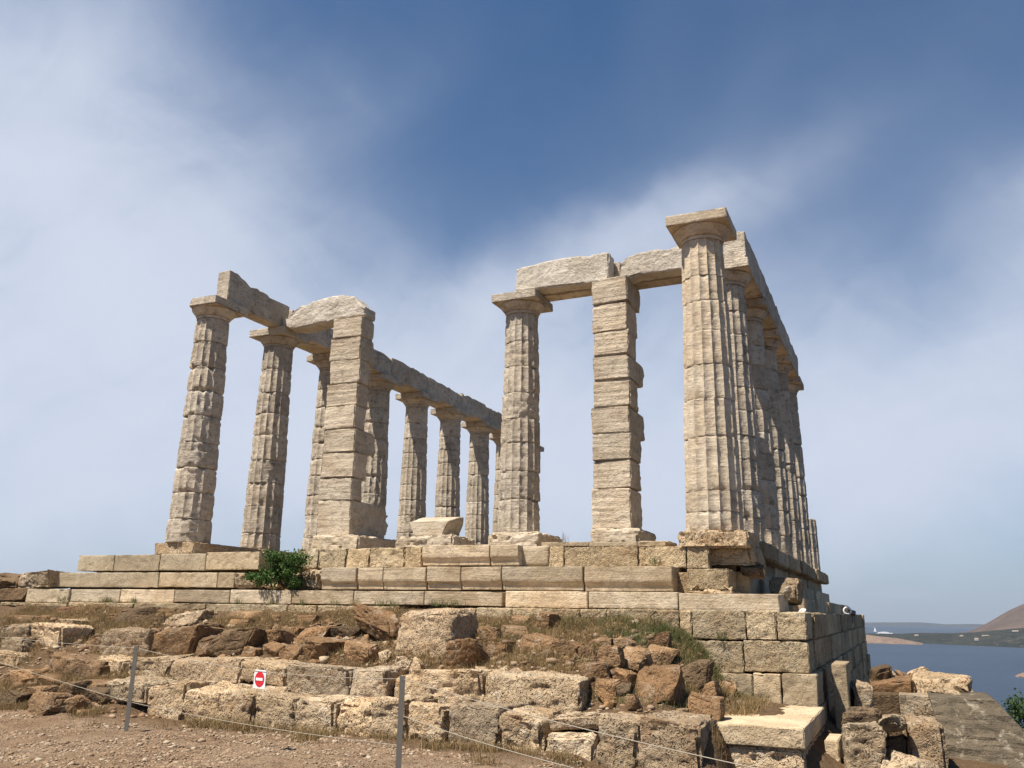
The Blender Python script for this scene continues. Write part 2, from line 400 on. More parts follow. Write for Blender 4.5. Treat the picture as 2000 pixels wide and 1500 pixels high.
# ------------------------------------------------------------------ sea and far coast
def sea_mat():
    m = bpy.data.materials.new('sea_water'); m.use_nodes = True; t = NT(m.node_tree)
    g = t.add('ShaderNodeNewGeometry'); V = g.outputs['Position']
    n = t.noise(t.scalev(V, (1, .45, 1)), .035, 8, .7, .3); n2 = t.noise(V, .0012, 4, .6)
    c = t.mixc(t.ramp(n2, .35, .65), (.018, .034, .060), (.025, .043, .072))
    bp = t.add('ShaderNodeBump', inp={'Height': n, 'Strength': .8, 'Distance': 8.0})
    bs = t.add('ShaderNodeBsdfPrincipled', inp={'Base Color': c, 'Roughness': .45, 'Normal': bp.outputs[0], 'IOR': 1.33})
    bs.inputs['Specular IOR Level'].default_value = .3
    t.add('ShaderNodeOutputMaterial', inp={0: bs.outputs[0]}); return m
SEA = -135.0
nr = 64; rad = [0, 300, 900, 2000, 4000, 8000, 15000]; Vs = [(0, 0, SEA)]; Fs = []
for r_ in rad[1:]:
    for k in range(nr): Vs.append((r_*math.cos(2*math.pi*k/nr), r_*math.sin(2*math.pi*k/nr), SEA))
for k in range(nr): Fs.append((0, 1+k, 1+(k+1) % nr))
for i in range(len(rad)-2):
    for k in range(nr):
        a = 1+i*nr+k; b = 1+i*nr+(k+1) % nr; Fs.append((a, a+nr, b+nr, b))
tag(obj('sea', Vs, Fs, sea_mat(), smooth=False), kind='structure', label='dark blue sea beyond the headland')

def land(name, pxs, tops, base_d, depth, mat, seed, rough=.15, kind='structure', label=None, shore=None):
    """strip of coast: heights follow a skyline, ground falls to the shore"""
    u = np.linspace(pxs[0], pxs[-1], 150); hd = base_d
    nv = 26; P = []
    for j in range(nv):
        v = j/(nv-1)
        for k in range(len(u)):
            rr = ray(u[k], 1222); hh = Vector((rr[0], rr[1], 0)); hh /= math.hypot(rr[0], rr[1])
            sh = np.interp(u[k], pxs, shore) if shore is not None else base_d
            dist = sh+v*depth
            H = np.interp(u[k], pxs, tops)
            prof = math.sin(min(v*1.5, 1)*math.pi/2)**.8 if v < .75 else math.cos((v-.75)/.25*math.pi/2)**.7
            P.append((CP[0]+hh.x*dist, CP[1]+hh.y*dist, prof*H))
    P = np.array(P); n = fbm(np.stack([P[:, 0]/330, P[:, 1]/330, P[:, 2]*0], 1), 5, seed)
    P[:, 2] = SEA-1.5+P[:, 2]*(1+rough*n*2)+np.clip(P[:, 2], 0, 3)
    nu = len(u); I = np.arange(nu*nv).reshape(nv, nu)
    Fc = np.stack([I[:-1, :-1].ravel(), I[:-1, 1:].ravel(), I[1:, 1:].ravel(), I[1:, :-1].ravel()], 1)
    return tag(obj(name, P, Fc, mat, sharp=None), kind=kind, label=label)
def land_mat(name, a, b, c3, sc):
    m = bpy.data.materials.new(name); m.use_nodes = True; t = NT(m.node_tree)
    g = t.add('ShaderNodeNewGeometry'); V = g.outputs['Position']
    n = t.noise(V, sc, 6, .7, .3); n2 = t.noise(V, sc*6, 5, .7)
    c = t.mixc(t.ramp(n, .4, .6), a, b); c = t.mixc(t.ramp(n2, .52, .66), c, c3)
    bp = t.add('ShaderNodeBump', inp={'Height': n2, 'Strength': .8, 'Distance': 8.0})
    bs = t.add('ShaderNodeBsdfPrincipled', inp={'Base Color': c, 'Roughness': 1.0, 'Normal': bp.outputs[0]}); bs.inputs['Specular IOR Level'].default_value = 0
    t.add('ShaderNodeOutputMaterial', inp={0: bs.outputs[0]}); return m
M['wood'] = land_mat('coastal_scrub', (.016, .020, .017), (.026, .029, .023), (.07, .06, .045), .006)
M['hillm'] = land_mat('dry_hillside', (.115, .078, .06), (.085, .06, .045), (.045, .045, .032), .004)
M['cliffm'] = land_mat('pale_cliff', (.22, .155, .115), (.16, .11, .08), (.07, .055, .04), .012)
M['farm'] = land_mat('far_ridge', (.05, .06, .075), (.06, .065, .075), (.06, .07, .08), .002)  # bluish tones put distance haze into the ridge's own colour
#   skyline heights in metres above the sea
land('wooded_shore', [1640, 1700, 1760, 1800, 1850, 1900, 1950, 2000, 2080, 2160], [24, 27, 29, 36, 44, 54, 68, 84, 100, 110], 4900, 900, M['wood'], 2, .1,
     label='low dark wooded coast across the bay', shore=[5000, 4980, 4960, 4930, 4880, 4830, 4790, 4750, 4700, 4650])
land('cliff', [1640, 1690, 1720, 1750, 1775, 1800], [38, 36, 30, 24, 12, 1], 4720, 260, M['cliffm'], 5, .25, label='low pale cliffs at the tip of the wooded coast')
land('hill', [1830, 1870, 1895, 1920, 1950, 1975, 2000, 2060, 2120, 2200], [2, 8, 30, 72, 134, 184, 224, 290, 340, 370], 6200, 1900, M['hillm'], 9, .06, label='bare brown hill rising behind the wooded coast')
land('far_ridge', [1640, 1720, 1800, 1850, 1900, 2000], [14, 32, 44, 28, 40, 22], 13200, 1300, M['farm'], 11, .1, label='faint blue ridge on the horizon')
land('islet', [1968, 1985, 2010, 2060], [.3, 5, 9, 8], 2390, 80, M['cliffm'], 13, .3, label='small dark islet in the bay')
#EOF1
ORD = 'first second third fourth fifth sixth seventh eighth ninth tenth eleventh twelfth thirteenth fourteenth fifteenth sixteenth seventeenth eighteenth nineteenth twentieth'.split()
def ordl(i, n, back=False):
    if n == 1: return 'single'
    if i == 0: return 'leftmost'
    if i == n-1: return 'rightmost'
    return ORD[i]+' from the left'
W_, S_, H_ = 6.15, 2.522, 5.97
_sd = [100]
def nseed():
    _sd[0] += 1; return _sd[0]

# ------------------------------------------------------------------ columns
def drum(parent, z0, z1, rf, seed, worn, mat, nth, dz, layer=.008, crispband=0, off=(0, 0)):
    h = z1-z0; n = max(4, int(h/dz)); gap = .006
    zs = np.concatenate([[0, .006, .02], np.linspace(.045, h-.045, n), [h-.02, h-.006, h]])
    zs = zs*(h-gap)/h; th = np.arange(nth)*2*math.pi/nth
    T, Zs = np.meshgrid(th, zs); R = rf(z0+Zs)
    C = np.stack([(np.cos(T)*.5).ravel(), (np.sin(T)*.5).ravel(), (Zs+z0).ravel()], 1)+seed*2.17 % 61
    rs = np.random.RandomState(seed); lvl = worn+rs.uniform(-.28, .28)
    wv = np.clip(ss(fbm(C*1.7, 3, seed), -.55+.9*(1-lvl), .15+.9*(1-lvl)), 0, 1).reshape(T.shape)
    fr = (T*16/(2*math.pi)) % 1.0
    flute = (1-np.abs(2*fr-1)**2.2)*.042*R/.5
    big = fbm(C*2.6, 4, seed+1).reshape(T.shape); fine_ = fbm(C*11, 3, seed+2).reshape(T.shape)
    lay = fbm(C*np.array([1.5, 1.5, 15]), 3, seed+4).reshape(T.shape)
    seg = fbm(C*np.array([.6, .6, 7]), 2, seed+8).reshape(T.shape)
    nick = np.clip(fbm(C*6.5, 3, seed+11).reshape(T.shape)-.18, 0, None)*np.clip(1-np.minimum(fr, 1-fr)*7, 0, 1)*.10*(.35+worn)
    r = R-nick-flute*(1-.8*wv)-wv*(.014+.05*np.abs(big))-fine_*(.004+.012*wv)-lay*layer*(.35+wv*1.3)-ss(seg, .1, .3)*flute*.25
    e = np.minimum(Zs, h-gap-Zs); r -= (.005+.014*worn)*np.exp(-(e/.010)**2)
    chip = np.clip(fbm(C*4.3, 3, seed+6).reshape(T.shape)-.02, 0, None)*np.exp(-(e/.06)**2)*(.02+.30*worn*rs.uniform(.1, 1.4)); r -= chip
    V = np.stack([r*np.cos(T), r*np.sin(T), Zs], -1).reshape(-1, 3)
    nr_ = len(zs); I = np.arange(nr_*nth).reshape(nr_, nth); J = np.roll(I, -1, axis=1)
    Q = np.stack([I[:-1].ravel(), J[:-1].ravel(), J[1:].ravel(), I[1:].ravel()], 1).tolist()
    c0 = len(V); V = np.vstack([V, [[0, 0, 0], [0, 0, zs[-1]]]])
    for k in range(nth):
        k2 = (k+1) % nth; Q.append((c0, k2, k)); Q.append((c0+1, (nr_-1)*nth+k, (nr_-1)*nth+k2))
    o = obj('drum', V, Q, mat, parent, (off[0], off[1], z0), sharp=42)
    return o
def lathe(prof, nth, seed, amp=.004, chip=.0):
    V = []; Q = []
    for (r, z) in prof:
        for k in range(nth):
            a = 2*math.pi*k/nth; V.append((r*math.cos(a), r*math.sin(a), z))
    V = np.array(V); Nn = V.copy(); Nn[:, 2] = 0; Nn /= np.maximum(np.linalg.norm(Nn, axis=1, keepdims=True), 1e-6)
    V = V+Nn*(fbm(V*5+seed, 3, seed)*amp)[:, None]
    if chip: V = V-Nn*(np.clip(fbm(V*3+seed, 3, seed+1), 0, 1)*chip)[:, None]
    n = len(prof)
    for i in range(n-1):
        for k in range(nth):
            a = i*nth+k; b = i*nth+(k+1) % nth; Q.append((a, b, b+nth, a+nth))
    Q.append(tuple(range(nth-1, -1, -1))); Q.append(tuple(range((n-1)*nth, n*nth)))
    return V, Q
def column(x, y, label, seed, worn=.5, joints=None, top=None, mat='column', nth=128, dz=.045, layer=.008, abchip=.05, abcut=None, group='fluted columns of the ruined temple', z0=0., Htot=None, rb=.51, rt=.395, abmat=None, name='fluted_column'):
    H = (Htot or H_)-z0; root = empty(name, (x, y, z0)); tag(root, label, 'column', group)
    neck = H-.50; rf = lambda z: rb+(rt-rb)*np.clip(z/neck, 0, 1.05)+.012*np.sin(np.clip(z/neck, 0, 1)*math.pi)
    rs = np.random.RandomState(seed)
    endz = top if top else H-.46
    if joints is None:
        n = max(2, int(round(endz/.56))); hs = rs.uniform(.85, 1.15, n); js = np.concatenate([[0], np.cumsum(hs/hs.sum()*endz)])
    else: js = np.array([0]+[j-z0 for j in joints]+[endz])
    for i in range(len(js)-1):
        last = (top is None and i == len(js)-2)
        drum(root, js[i], js[i+1], rf, seed*31+i, worn*(.35 if last else 1), M[mat], nth, dz, layer, off=(rs.uniform(-.008, .008), rs.uniform(-.008, .008)))
    if top is None:
        e0 = H-.46
        V, Q = lathe([(rt+.002, 0), (rt+.006, .05), (rt-.006, .058), (rt+.016, .064), (rt+.008, .072), (rt+.03, .078), (rt+.05, .12), (rt+.095, .17), (rt+.13, .215), (rt+.145, .245), (rt+.13, .262)], 72, seed, .004, abchip*.25)
        obj('echinus', V, Q, M[abmat or mat], root, (0, 0, e0), sharp=50)
        V, Q = stone(1.15, 1.15, .20, seed+5, .035, .012, .005, 4, abchip, .004)
        if abcut:
            for nvec, dcut in abcut:
                v = np.array(nvec, float); v /= np.linalg.norm(v); s = V@v; nn = fbm(V*6, 3, seed)*.04
                V = V-np.outer(np.clip(s-dcut-nn, 0, None), v)
        obj('abacus', V, Q, M[abmat or mat], root, (0, 0, H-.20), sharp=40)
    return root
def jz(cx, pys, y): return [float(un(cx, p_, y=y-.45)[2]) for p_ in pys]

P_ = S_
column(W_, 0, 'tall free-standing fluted column with square capital at the front right corner', 11, worn=.16, mat='column_bright', nth=160, dz=.035, layer=.005, abchip=.03,
       joints=jz(1395, [998, 957, 850, 775, 707, 640, 580, 530], 0))
Rlab = ['fluted column directly behind the front right corner column, carrying the architrave end',
        'third column back in the right-hand row, mostly in shade', 'fourth column back in the right-hand row',
        'fifth column back in the right-hand row under the last architrave', 'sixth column of the right-hand row, its bare capital showing at the outer edge']
for i in range(1, 6):
    column(W_, S_*i, Rlab[i-1], 20+i, worn=.3, mat='column', nth=128 if i < 3 else 96, dz=.05, layer=.006)
column(W_, S_*6, 'broken stub of a fluted column at the far end of the right-hand row', 29, worn=.25, top=1.75, nth=96, name='column_stub')
Llab = ['worn leftmost column of the whole temple with a chipped capital', 'second column from the left, its drums crisply fluted near the bottom',
        'column half hidden just left of the tall square pier', 'column just right of the tall square pier, lower part hidden by it',
        'column directly above the broken block on its slab', 'column right of the broken block, fifth gap of the left row',
        'slender far column standing alone in the gap left of the front column', 'far column mostly covered by the front pronaos column on its left side',
        'farthest left-row column, only a scrap of its capital showing right of the pronaos column']
L1J = jz(365, [1012, 960, 911, 862, 810, 763, 716, 667], 0)
L2J = jz(520, [1040, 987, 941, 896, 848, 805, 764, 719], S_)
for i in range(9):
    column(-W_, S_*i, Llab[i], 40+i, worn=[.62, .5, .5, .55, .4, .45, .5, .45, .4][i], joints=L1J if i == 0 else (L2J if i == 1 else None), mat='column',
           nth=128 if i < 5 else 96, dz=.045 if i < 5 else .06, layer=.010, abchip=.14 if i == 0 else .06,
           abcut=[((-1, -.35, .1), .43), ((-.6, -.9, .5), .62)] if i == 0 else None)
column(1.25, P_, 'weathered fluted column between the two piers, holding the left end of the right front beam', 60, worn=.52, mat='column', nth=160, dz=.035, layer=.012,
       joints=jz(1014, [974, 918, 862, 815, 764, 712, 663], P_), z0=.26, rb=.49, abmat='column')

# ------------------------------------------------------------------ square piers (antae)
def pier(name, label, x0, x1, yf, zs, depths, seed, mat, swell=.03, side=.05, capz=None):
    root = empty(name, ((x0+x1)/2, yf, zs[0])); tag(root, label, 'pier', 'square piers of the temple porch')
    for i in range(len(zs)-1):
        h = zs[i+1]-zs[i]; t = i/(len(zs)-2); a = x0+.03*t; b = x1-.02*t; dpt = depths[i]
        rs = np.random.RandomState(seed+i)
        V, Q = stone(b-a+rs.uniform(-.03, .03), dpt, h-.008, seed+i*7, .03, .022, .010, 4, .10, .008, bed=.016, maxn=48)
        # the rear of each course is broken off unevenly
        u = (V[:, 1]/dpt+.5); nn = fbm(np.stack([V[:, 0]*0+i, V[:, 2]*2+seed, V[:, 0]*3], 1), 3, seed+i)
        V[:, 1] += ss(u, .55, 1)*(nn*.16)*dpt
        rnd = ss(u, .62, 1)**1.5; V[:, 2] = h/2+(V[:, 2]-h/2)*(1-.42*rnd*(dpt > .95)); V[:, 0] *= 1-.22*rnd
        V[:, 0] += ss(u, .4, 1)*fbm(V*2.5+i, 3, seed)*side*1.5
        obj('course_block', V, Q, mat, root, ((a+b)/2-(x0+x1)/2+rs.uniform(-.026, .026), dpt/2+rs.uniform(-.03, .03), zs[i]-zs[0]), sharp=40)
    return root
YF = 1.95
def dp_(xs, pys, xp):
    pys = list(pys); out = []
    for k, px in enumerate(xs): out.append(max(.6, float(un(px, (pys[k]+pys[k+1])/2, x=xp)[1])-YF))
    return out
def pz(cx, pys, y): return [float(un(cx, p_, y=y)[2]) for p_ in pys]
zr = pz(1200, [1033, 953, 898, 845, 793, 739, 692, 645, 590], YF)+[5.965]
pier('stone_pier', 'square pier of bedded blocks standing in the middle of the right front beam', 3.20, 4.06, YF, zr, dp_([1262, 1259, 1257, 1267, 1250, 1263, 1248, 1252, 1257], [1033, 953, 898, 845, 793, 739, 692, 645, 590, 550], 4.06), 300, M['pier'])
zl = pz(665, [1047, 976, 932, 883, 838, 793, 749, 704, 660], YF)+[5.93]
pier('stone_pier', 'massive left square pier with deep shaded side, topped by a leaning beam end', -3.96, -3.0, YF, zl, dp_([764, 712, 722, 742, 717, 723, 729, 738, 736], [1047, 976, 932, 883, 838, 793, 749, 704, 660, 625], -3.0), 330, M['pier'])

# ------------------------------------------------------------------ beams
def beam(name, label, x0, x1, y0, y1, z0, z1, seed, mat, topf=None, botf=None, res=.05, amp=.008, chip=.05, bump=0, r=.015, fq=4, group=None, skew=.008, maxn=70, endf=None):
    V, Q = stone(x1-x0, y1-y0, z1-z0, seed, res, r, amp, fq, chip, skew, maxn=maxn, bump=bump)
    h = z1-z0; L = max(x1-x0, y1-y0); ax = 0 if x1-x0 > y1-y0 else 1
    u = V[:, ax]/L+.5; f = V[:, 2]/h
    if topf is not None:
        tn = fbm(np.stack([V[:, 0]*3, V[:, 1]*3, V[:, 2]*0+seed], 1), 4, seed)
        V[:, 2] -= ss(f, .35, 1)*np.maximum(0, (1-np.interp(u, *zip(*topf))))*h
        V[:, 2] -= ss(f, .6, 1)*np.clip(tn, 0, 1)*.12
    if botf is not None: V[:, 2] += (1-ss(f, 0, .6))*np.interp(u, *zip(*botf))*h
    if endf is not None: V[:, ax] += endf(u, f)*L
    return tag(obj(name, V, Q, mat, None, ((x0+x1)/2, (y0+y1)/2, z0), sharp=38), label, 'beam', group)
GB = 'architrave beams of the temple'
# left row, inner beams from column to column
beam('architrave_beam', 'notched broken beam between the two leftmost columns, leaning out to the sky', -6.12, -5.72, -.04, 2.32, H_, 6.84, 401, M['column'],
     topf=[(0, 1), (.12, 1), (.24, .9), (.32, .78), (.45, .86), (.58, .84), (.66, .76), (.85, .78), (.97, .8), (1, .78)], group=GB)
ends = [2.42]+[S_*k+(.04 if k % 2 else -.03) for k in range(2, 9)]
for k in range(len(ends)-1):
    beam('architrave_beam', '%s beam of the long left-hand architrave, counted from the big pier backwards' % ORD[k], -6.52, -5.70, ends[k]+.004, ends[k+1]-.004, H_, 6.66+.015*((k*37) % 5-2), 410+k, M['column'],
         topf=[(0, .97), (.3, 1), (.5, .98), (.8, .99), (.93, .9), (1, .88)], group=GB, amp=.01)
# left cross beam: rough quarry face, slumped outline
beam('cross_beam', 'rough-faced rounded beam resting between second column and big left pier', -5.72, -3.02, YF+.10, YF+.62, 5.86, 6.66, 431, M['white_marble'],
     topf=[(0, .25), (.08, .55), (.2, .82), (.35, .9), (.5, .98), (.7, 1), (.86, .86), (.93, .6), (1, .42)], botf=[(0, .2), (.1, .04), (.2, 0), (.5, .08), (.7, .1), (1, .12)], amp=.03, bump=.012, r=.05, fq=3, group=GB, res=.035)
# right front beams (a front and a rear one per span)
beam('front_beam', 'long rough-faced pale beam from fluted column to the right pier', 1.26, 3.60, YF+.14, YF+.56, H_+.005, 6.70, 441, M['white_marble'],
     topf=[(0, .84), (.06, .9), (.2, .92), (.28, .97), (.6, 1), (1, .98)], botf=[(0, 0), (.3, .04), (.6, .02), (1, -.03)], amp=.028, bump=.014, r=.04, fq=3, group=GB, res=.035)
beam('rear_beam', 'smooth rear beam behind the long rough pale beam', 1.30, 3.72, YF+.60, YF+.98, H_, 6.62, 442, M['column'], topf=[(0, .9), (.5, .98), (1, .96)], group=GB)
beam('front_beam', 'shorter rough pale beam running from right pier behind the tall corner column', 3.88, 5.98, YF+.14, YF+.56, H_+.005, 6.56, 443, M['white_marble'],
     topf=[(0, .72), (.08, .86), (.2, .95), (.5, .98), (1, 1)], botf=[(0, .0), (.08, -.05), (.2, .03), (1, -.02)], amp=.028, bump=.014, r=.04, fq=3, group=GB, res=.035)
beam('rear_beam', 'smooth rear beam behind the shorter rough pale beam', 3.94, 5.66, YF+.60, YF+.98, H_, 6.5, 444, M['column'], topf=[(0, .9), (.5, .98), (1, .96)], group=GB)
# right row: outer and inner beams
re_ = [2.08, S_*2, S_*3, S_*4, 12.25]
for k in range(4):
    beam('architrave_beam', '%s outer beam of the right-hand architrave, counted from the front' % ORD[k], 6.21, 6.67, re_[k]+.004, re_[k+1]-.004, H_, 6.66+.01*((k*3) % 4), 450+k, M['column'],
         topf=[(0, 1), (.25, .98), (.5, 1), (.75, .95), (.85, .99), (1, .93)], group=GB, amp=.01)
    beam('architrave_beam', '%s inner beam of the right-hand architrave, counted from the front' % ORD[k], 5.70, 6.18, re_[k]+(.5 if k == 0 else 0)+.004, re_[k+1]-.004, H_, 6.58+.01*((k*3) % 4), 460+k, M['column'],
         topf=[(0, .8), (.1, .95), (.5, 1), (1, .93)], group=GB, amp=.01)

# ------------------------------------------------------------------ blocks placed where they stand
def bx(px0, py0, px1, py1, y):
    cx, cy = (px0+px1)/2, (py0+py1)/2
    return un(px0, cy, y=y)[0], un(px1, cy, y=y)[0], un(cx, py1, y=y)[2], un(cx, py0, y=y)[2]
STY = dict(
 ashlar=dict(mat='ashlar', r=.010, amp=.004, fq=4, chip=.018, skew=.002, bed=.004, res=.04),
 step=dict(mat='poros_smooth', r=.012, amp=.006, fq=5, chip=.02, skew=.003, pits=.02, res=.04),
 poros=dict(mat='poros', r=.016, amp=.010, fq=5, chip=.028, skew=.004, pits=.015, res=.033, bump=.016, ridge=.006),
 rough=dict(mat='pale_poros', r=.05, amp=.032, fq=2.4, chip=.08, skew=.035, pits=.03, res=.03, bump=.012, ridge=.014),
 grey=dict(mat='grey_poros', r=.05, amp=.03, fq=2.4, chip=.08, skew=.03, pits=.02, res=.03, bump=.012, ridge=.014),
 fill=dict(mat='pale_poros', r=.06, amp=.05, fq=3, chip=.1, skew=.03, pits=.04, res=.035, bump=.018, ridge=.015),
 brown=dict(mat='brown', r=.06, amp=.05, fq=2.6, chip=.08, skew=.06, res=.03, bump=.018, cuts=7),
 dark=dict(mat='brown_dark', r=.06, amp=.05, fq=2.6, chip=.08, skew=.06, res=.03, bump=.018, cuts=7),
 boulder=dict(mat='pale_poros', r=.09, amp=.05, fq=2.4, chip=.08, skew=.05, res=.03, bump=.016, cuts=6, pits=.05))
def block(name, label, cat, px, y, depth, style='ashlar', group=None, rebate=False, drop=0, matn=None, gap=.004, ext=0, ztop=None, **kw):
    if y == 'hit': y = float(hit((px[0]+px[2])/2, px[3]-2)[1])-.03
    x0, x1, z0, z1 = bx(*px, y); z0 -= drop; x1 += ext
    if ztop is not None: z1 = ztop
    p = dict(STY[style]); mt = matn or p['mat']; p.pop('mat'); p.update(kw)
    V, Q = stone(x1-x0-gap, depth, z1-z0-.003, nseed(), **p)
    if rebate:
        h = z1-z0; fr = (V[:, 1] < -depth/2+.05)&(V[:, 2] < h*.30); V[fr, 1] += .055
        g2 = (V[:, 1] < -depth/2+.05)&(V[:, 2] < h*.36)&(V[:, 2] > h*.28); V[g2, 1] += .025
    return tag(obj(name, V, Q, M[mt], None, ((x0+x1)/2, y+depth/2, z0), sharp=40), label, cat, group)
def course(name, cat, items, y, depth, style, place, look, group, **kw):
    n = len(items)
    for i, it in enumerate(items):
        px = it[:4]; k = dict(kw); lk = look
        if len(it) > 4: k.update(it[4]); lk = k.pop('look', look)
        yy = k.pop('y', y); st = k.pop('style', style); dp = k.pop('depth', depth)
        block(name, '%s, %s %s' % (lk, ordl(i, n), place), cat, px, yy, dp, st, group, **k)

# foundation core (rough inner masonry that the courses clad)
def boxes(name, bl, mat, **kw):
    V = []; Q = []
    for (x0, x1, y0, y1, z0, z1) in bl:
        G, q = stone(x1-x0, y1-y0, z1-z0, nseed(), .3, .02, .01, 3, 0, 0, maxn=60); G = G+np.array([(x0+x1)/2, (y0+y1)/2, z0])
        Q.append(q+sum(len(v) for v in V)); V.append(G)
    return obj(name, np.vstack(V), np.vstack(Q), mat, **kw)
tag(boxes('temple_foundation', [(-8.7, 6.02, -.28, 17.2, -3.4, -.30), (-9.1, 6.36, -.62, 17.2, -3.5, -.70), (-11, 7.1, -.95, 17.3, -3.6, -1.08), (-11.5, 7.58, -1.32, 17.4, -3.7, -1.37)], M['poros']),
    'rough inner masonry core of the temple platform', 'foundation')

G1 = 'blocks of the upper temple step'; G2 = 'blocks of the middle temple step'; G3 = 'marble blocks of the lowest temple step'; G4 = 'foundation blocks below the steps'
course('step_block', 'block', [(152, 1084, 222, 1115), (223, 1083, 311, 1115), (312, 1081, 401, 1114), (402, 1078, 506, 1113)], -.70, .8, 'step',
       'in the upper step left of the bush', 'smooth tan step block', G1)
course('backing_block', 'block', [(516, 1076, 548, 1112, dict(y=-.35, look='small pale rock')), (578, 1072, 622, 1112), (622, 1070, 676, 1113), (676, 1071, 722, 1111), (722, 1069, 790, 1110), (790, 1068, 824, 1110)], -.42, .7, 'poros',
       'of the rough upper step right of the bush', 'crumbly pitted block', G1, r=.03, amp=.03, chip=.1)
course('step_block', 'block', [(824, 1064, 955, 1104, dict(rebate=True)), (957, 1064, 1012, 1104, dict(rebate=True)), (1014, 1066, 1072, 1106, dict(y=-.5, look='dark broken marble stub', r=.04, amp=.03))], -.70, .7, 'ashlar',
       'of the middle marble upper step', 'banded marble step block', G1)
course('step_block', 'block', [(1073, 1067, 1101, 1109), (1102, 1067, 1246, 1109), (1247, 1067, 1340, 1110), (1341, 1066, 1384, 1110)], -.52, .8, 'poros',
       'of the upper step below the right pier', 'grey pitted step block', G1)
course('thin_slab', 'slab', [(1056, 1058, 1150, 1067), (1150, 1058, 1244, 1067), (1244, 1057, 1300, 1067)], -.15, .8, 'step', 'on the upper step below the right pier', 'thin flat slab', G1, r=.01)
course('step_block', 'block', [(100, 1118, 309, 1147), (310, 1118, 424, 1147), (425, 1118, 458, 1148), (459, 1120, 500, 1150, dict(style='fill'))], -1.0, .8, 'step',
       'in the middle step left of the bush', 'smooth tan step block', G2)
course('rubble_stone', 'stone', [(500, 1122, 540, 1150), (545, 1118, 585, 1150), (586, 1112, 625, 1150)], -.85, .6, 'fill', 'of the broken stones around the green bush', 'pale crumbling stone', G2)
course('step_block', 'block', [(626, 1108, 695, 1151), (698, 1108, 747, 1151), (748, 1108, 831, 1152), (833, 1106, 899, 1152), (900, 1107, 978, 1152), (980, 1106, 1138, 1153), (1141, 1106, 1313, 1155)], -1.0, .8, 'ashlar',
       'in the marble middle step', 'banded marble block with recessed lower edge', G2, rebate=True)
course('step_block', 'block', [(1342, 1111, 1423, 1152), ], -.93, .9, 'poros', 'standing at the corner end of the middle step', 'square pitted block', G2)
block('small_slab', 'thin crumbling ledge under the square pitted corner block of the middle step', 'slab', (1345, 1153, 1430, 1160), -.98, .8, 'fill', G2, r=.01, amp=.01, skew=.0)
course('step_block', 'block', [(137, 1151, 234, 1176), (235, 1151, 340, 1177), (341, 1152, 448, 1177), (449, 1152, 569, 1179), (570, 1153, 690, 1180), (691, 1154, 828, 1181), (829, 1155, 981, 1183),
       (987, 1154, 1147, 1187), (1150, 1156, 1324, 1189), (1326, 1159, 1522, 1194)], -1.4, .9, 'ashlar', 'in the lowest marble step', 'long pale marble block', G3)
# foundation courses
course('foundation_block', 'block', [(0, 1177, 130, 1184), (131, 1177, 260, 1186), (261, 1178, 400, 1190), (401, 1180, 560, 1202), (561, 1182, 618, 1202), (619, 1183, 700, 1204), (700, 1184, 770, 1206)], -1.62, .7, 'poros',
       'of the narrow course under the marble step', 'low grey pitted block', G4)
course('foundation_block', 'block', [(896, 1188, 928, 1250), (929, 1187, 999, 1250), (1000, 1188, 1133, 1250), (1134, 1190, 1184, 1208, dict(look='small grey block')), (1185, 1190, 1327, 1250), (1328, 1192, 1351, 1250), (1352, 1192, 1457, 1249), (1458, 1194, 1516, 1250), (1517, 1195, 1575, 1250)], -1.76, .9, 'poros',
       'in the top course, right foundation', 'rough pitted foundation block', G4)
block('foundation_block', 'pale block under the small grey block of the top foundation course', 'block', (1134, 1209, 1184, 1250), -1.74, .8, 'poros', G4)
course('foundation_block', 'block', [(1180, 1251, 1329, 1312), (1330, 1251, 1452, 1313), (1453, 1252, 1580, 1314)], -1.78, .9, 'poros', 'in the second course, right foundation', 'big pitted foundation block', G4)
course('foundation_block', 'block', [(1330, 1314, 1404, 1380), (1405, 1316, 1470, 1380), (1471, 1316, 1525, 1380), (1528, 1317, 1597, 1381)], -1.92, 1.0, 'step', 'in the third course, right foundation', 'squared grey foundation block', G4)
def wblock(name, label, cat, x0, x1, y0, y1, z0, z1, style, group=None, **kw):
    p = dict(STY[style]); mt = kw.pop('matn', None) or p['mat']; p.pop('mat'); p.update(kw)
    V, Q = stone(x1-x0, y1-y0, z1-z0, nseed(), **p)
    return tag(obj(name, V, Q, M[mt], None, ((x0+x1)/2, (y0+y1)/2, z0), sharp=40), label, cat, group)
wblock('corner_block', 'smooth slab-topped capping block at the bottom of the right foundation corner', 'block', 6.72, 7.93, -4.62, -1.95, -2.82, -2.60, 'step', G4, pits=.01, maxn=60)
wblock('corner_block', 'large rough-faced block beneath the slab at the bottom right corner', 'block', 6.74, 7.91, -4.58, -1.95, -3.5, -2.83, 'rough', G4, skew=.0, r=.03, maxn=60)
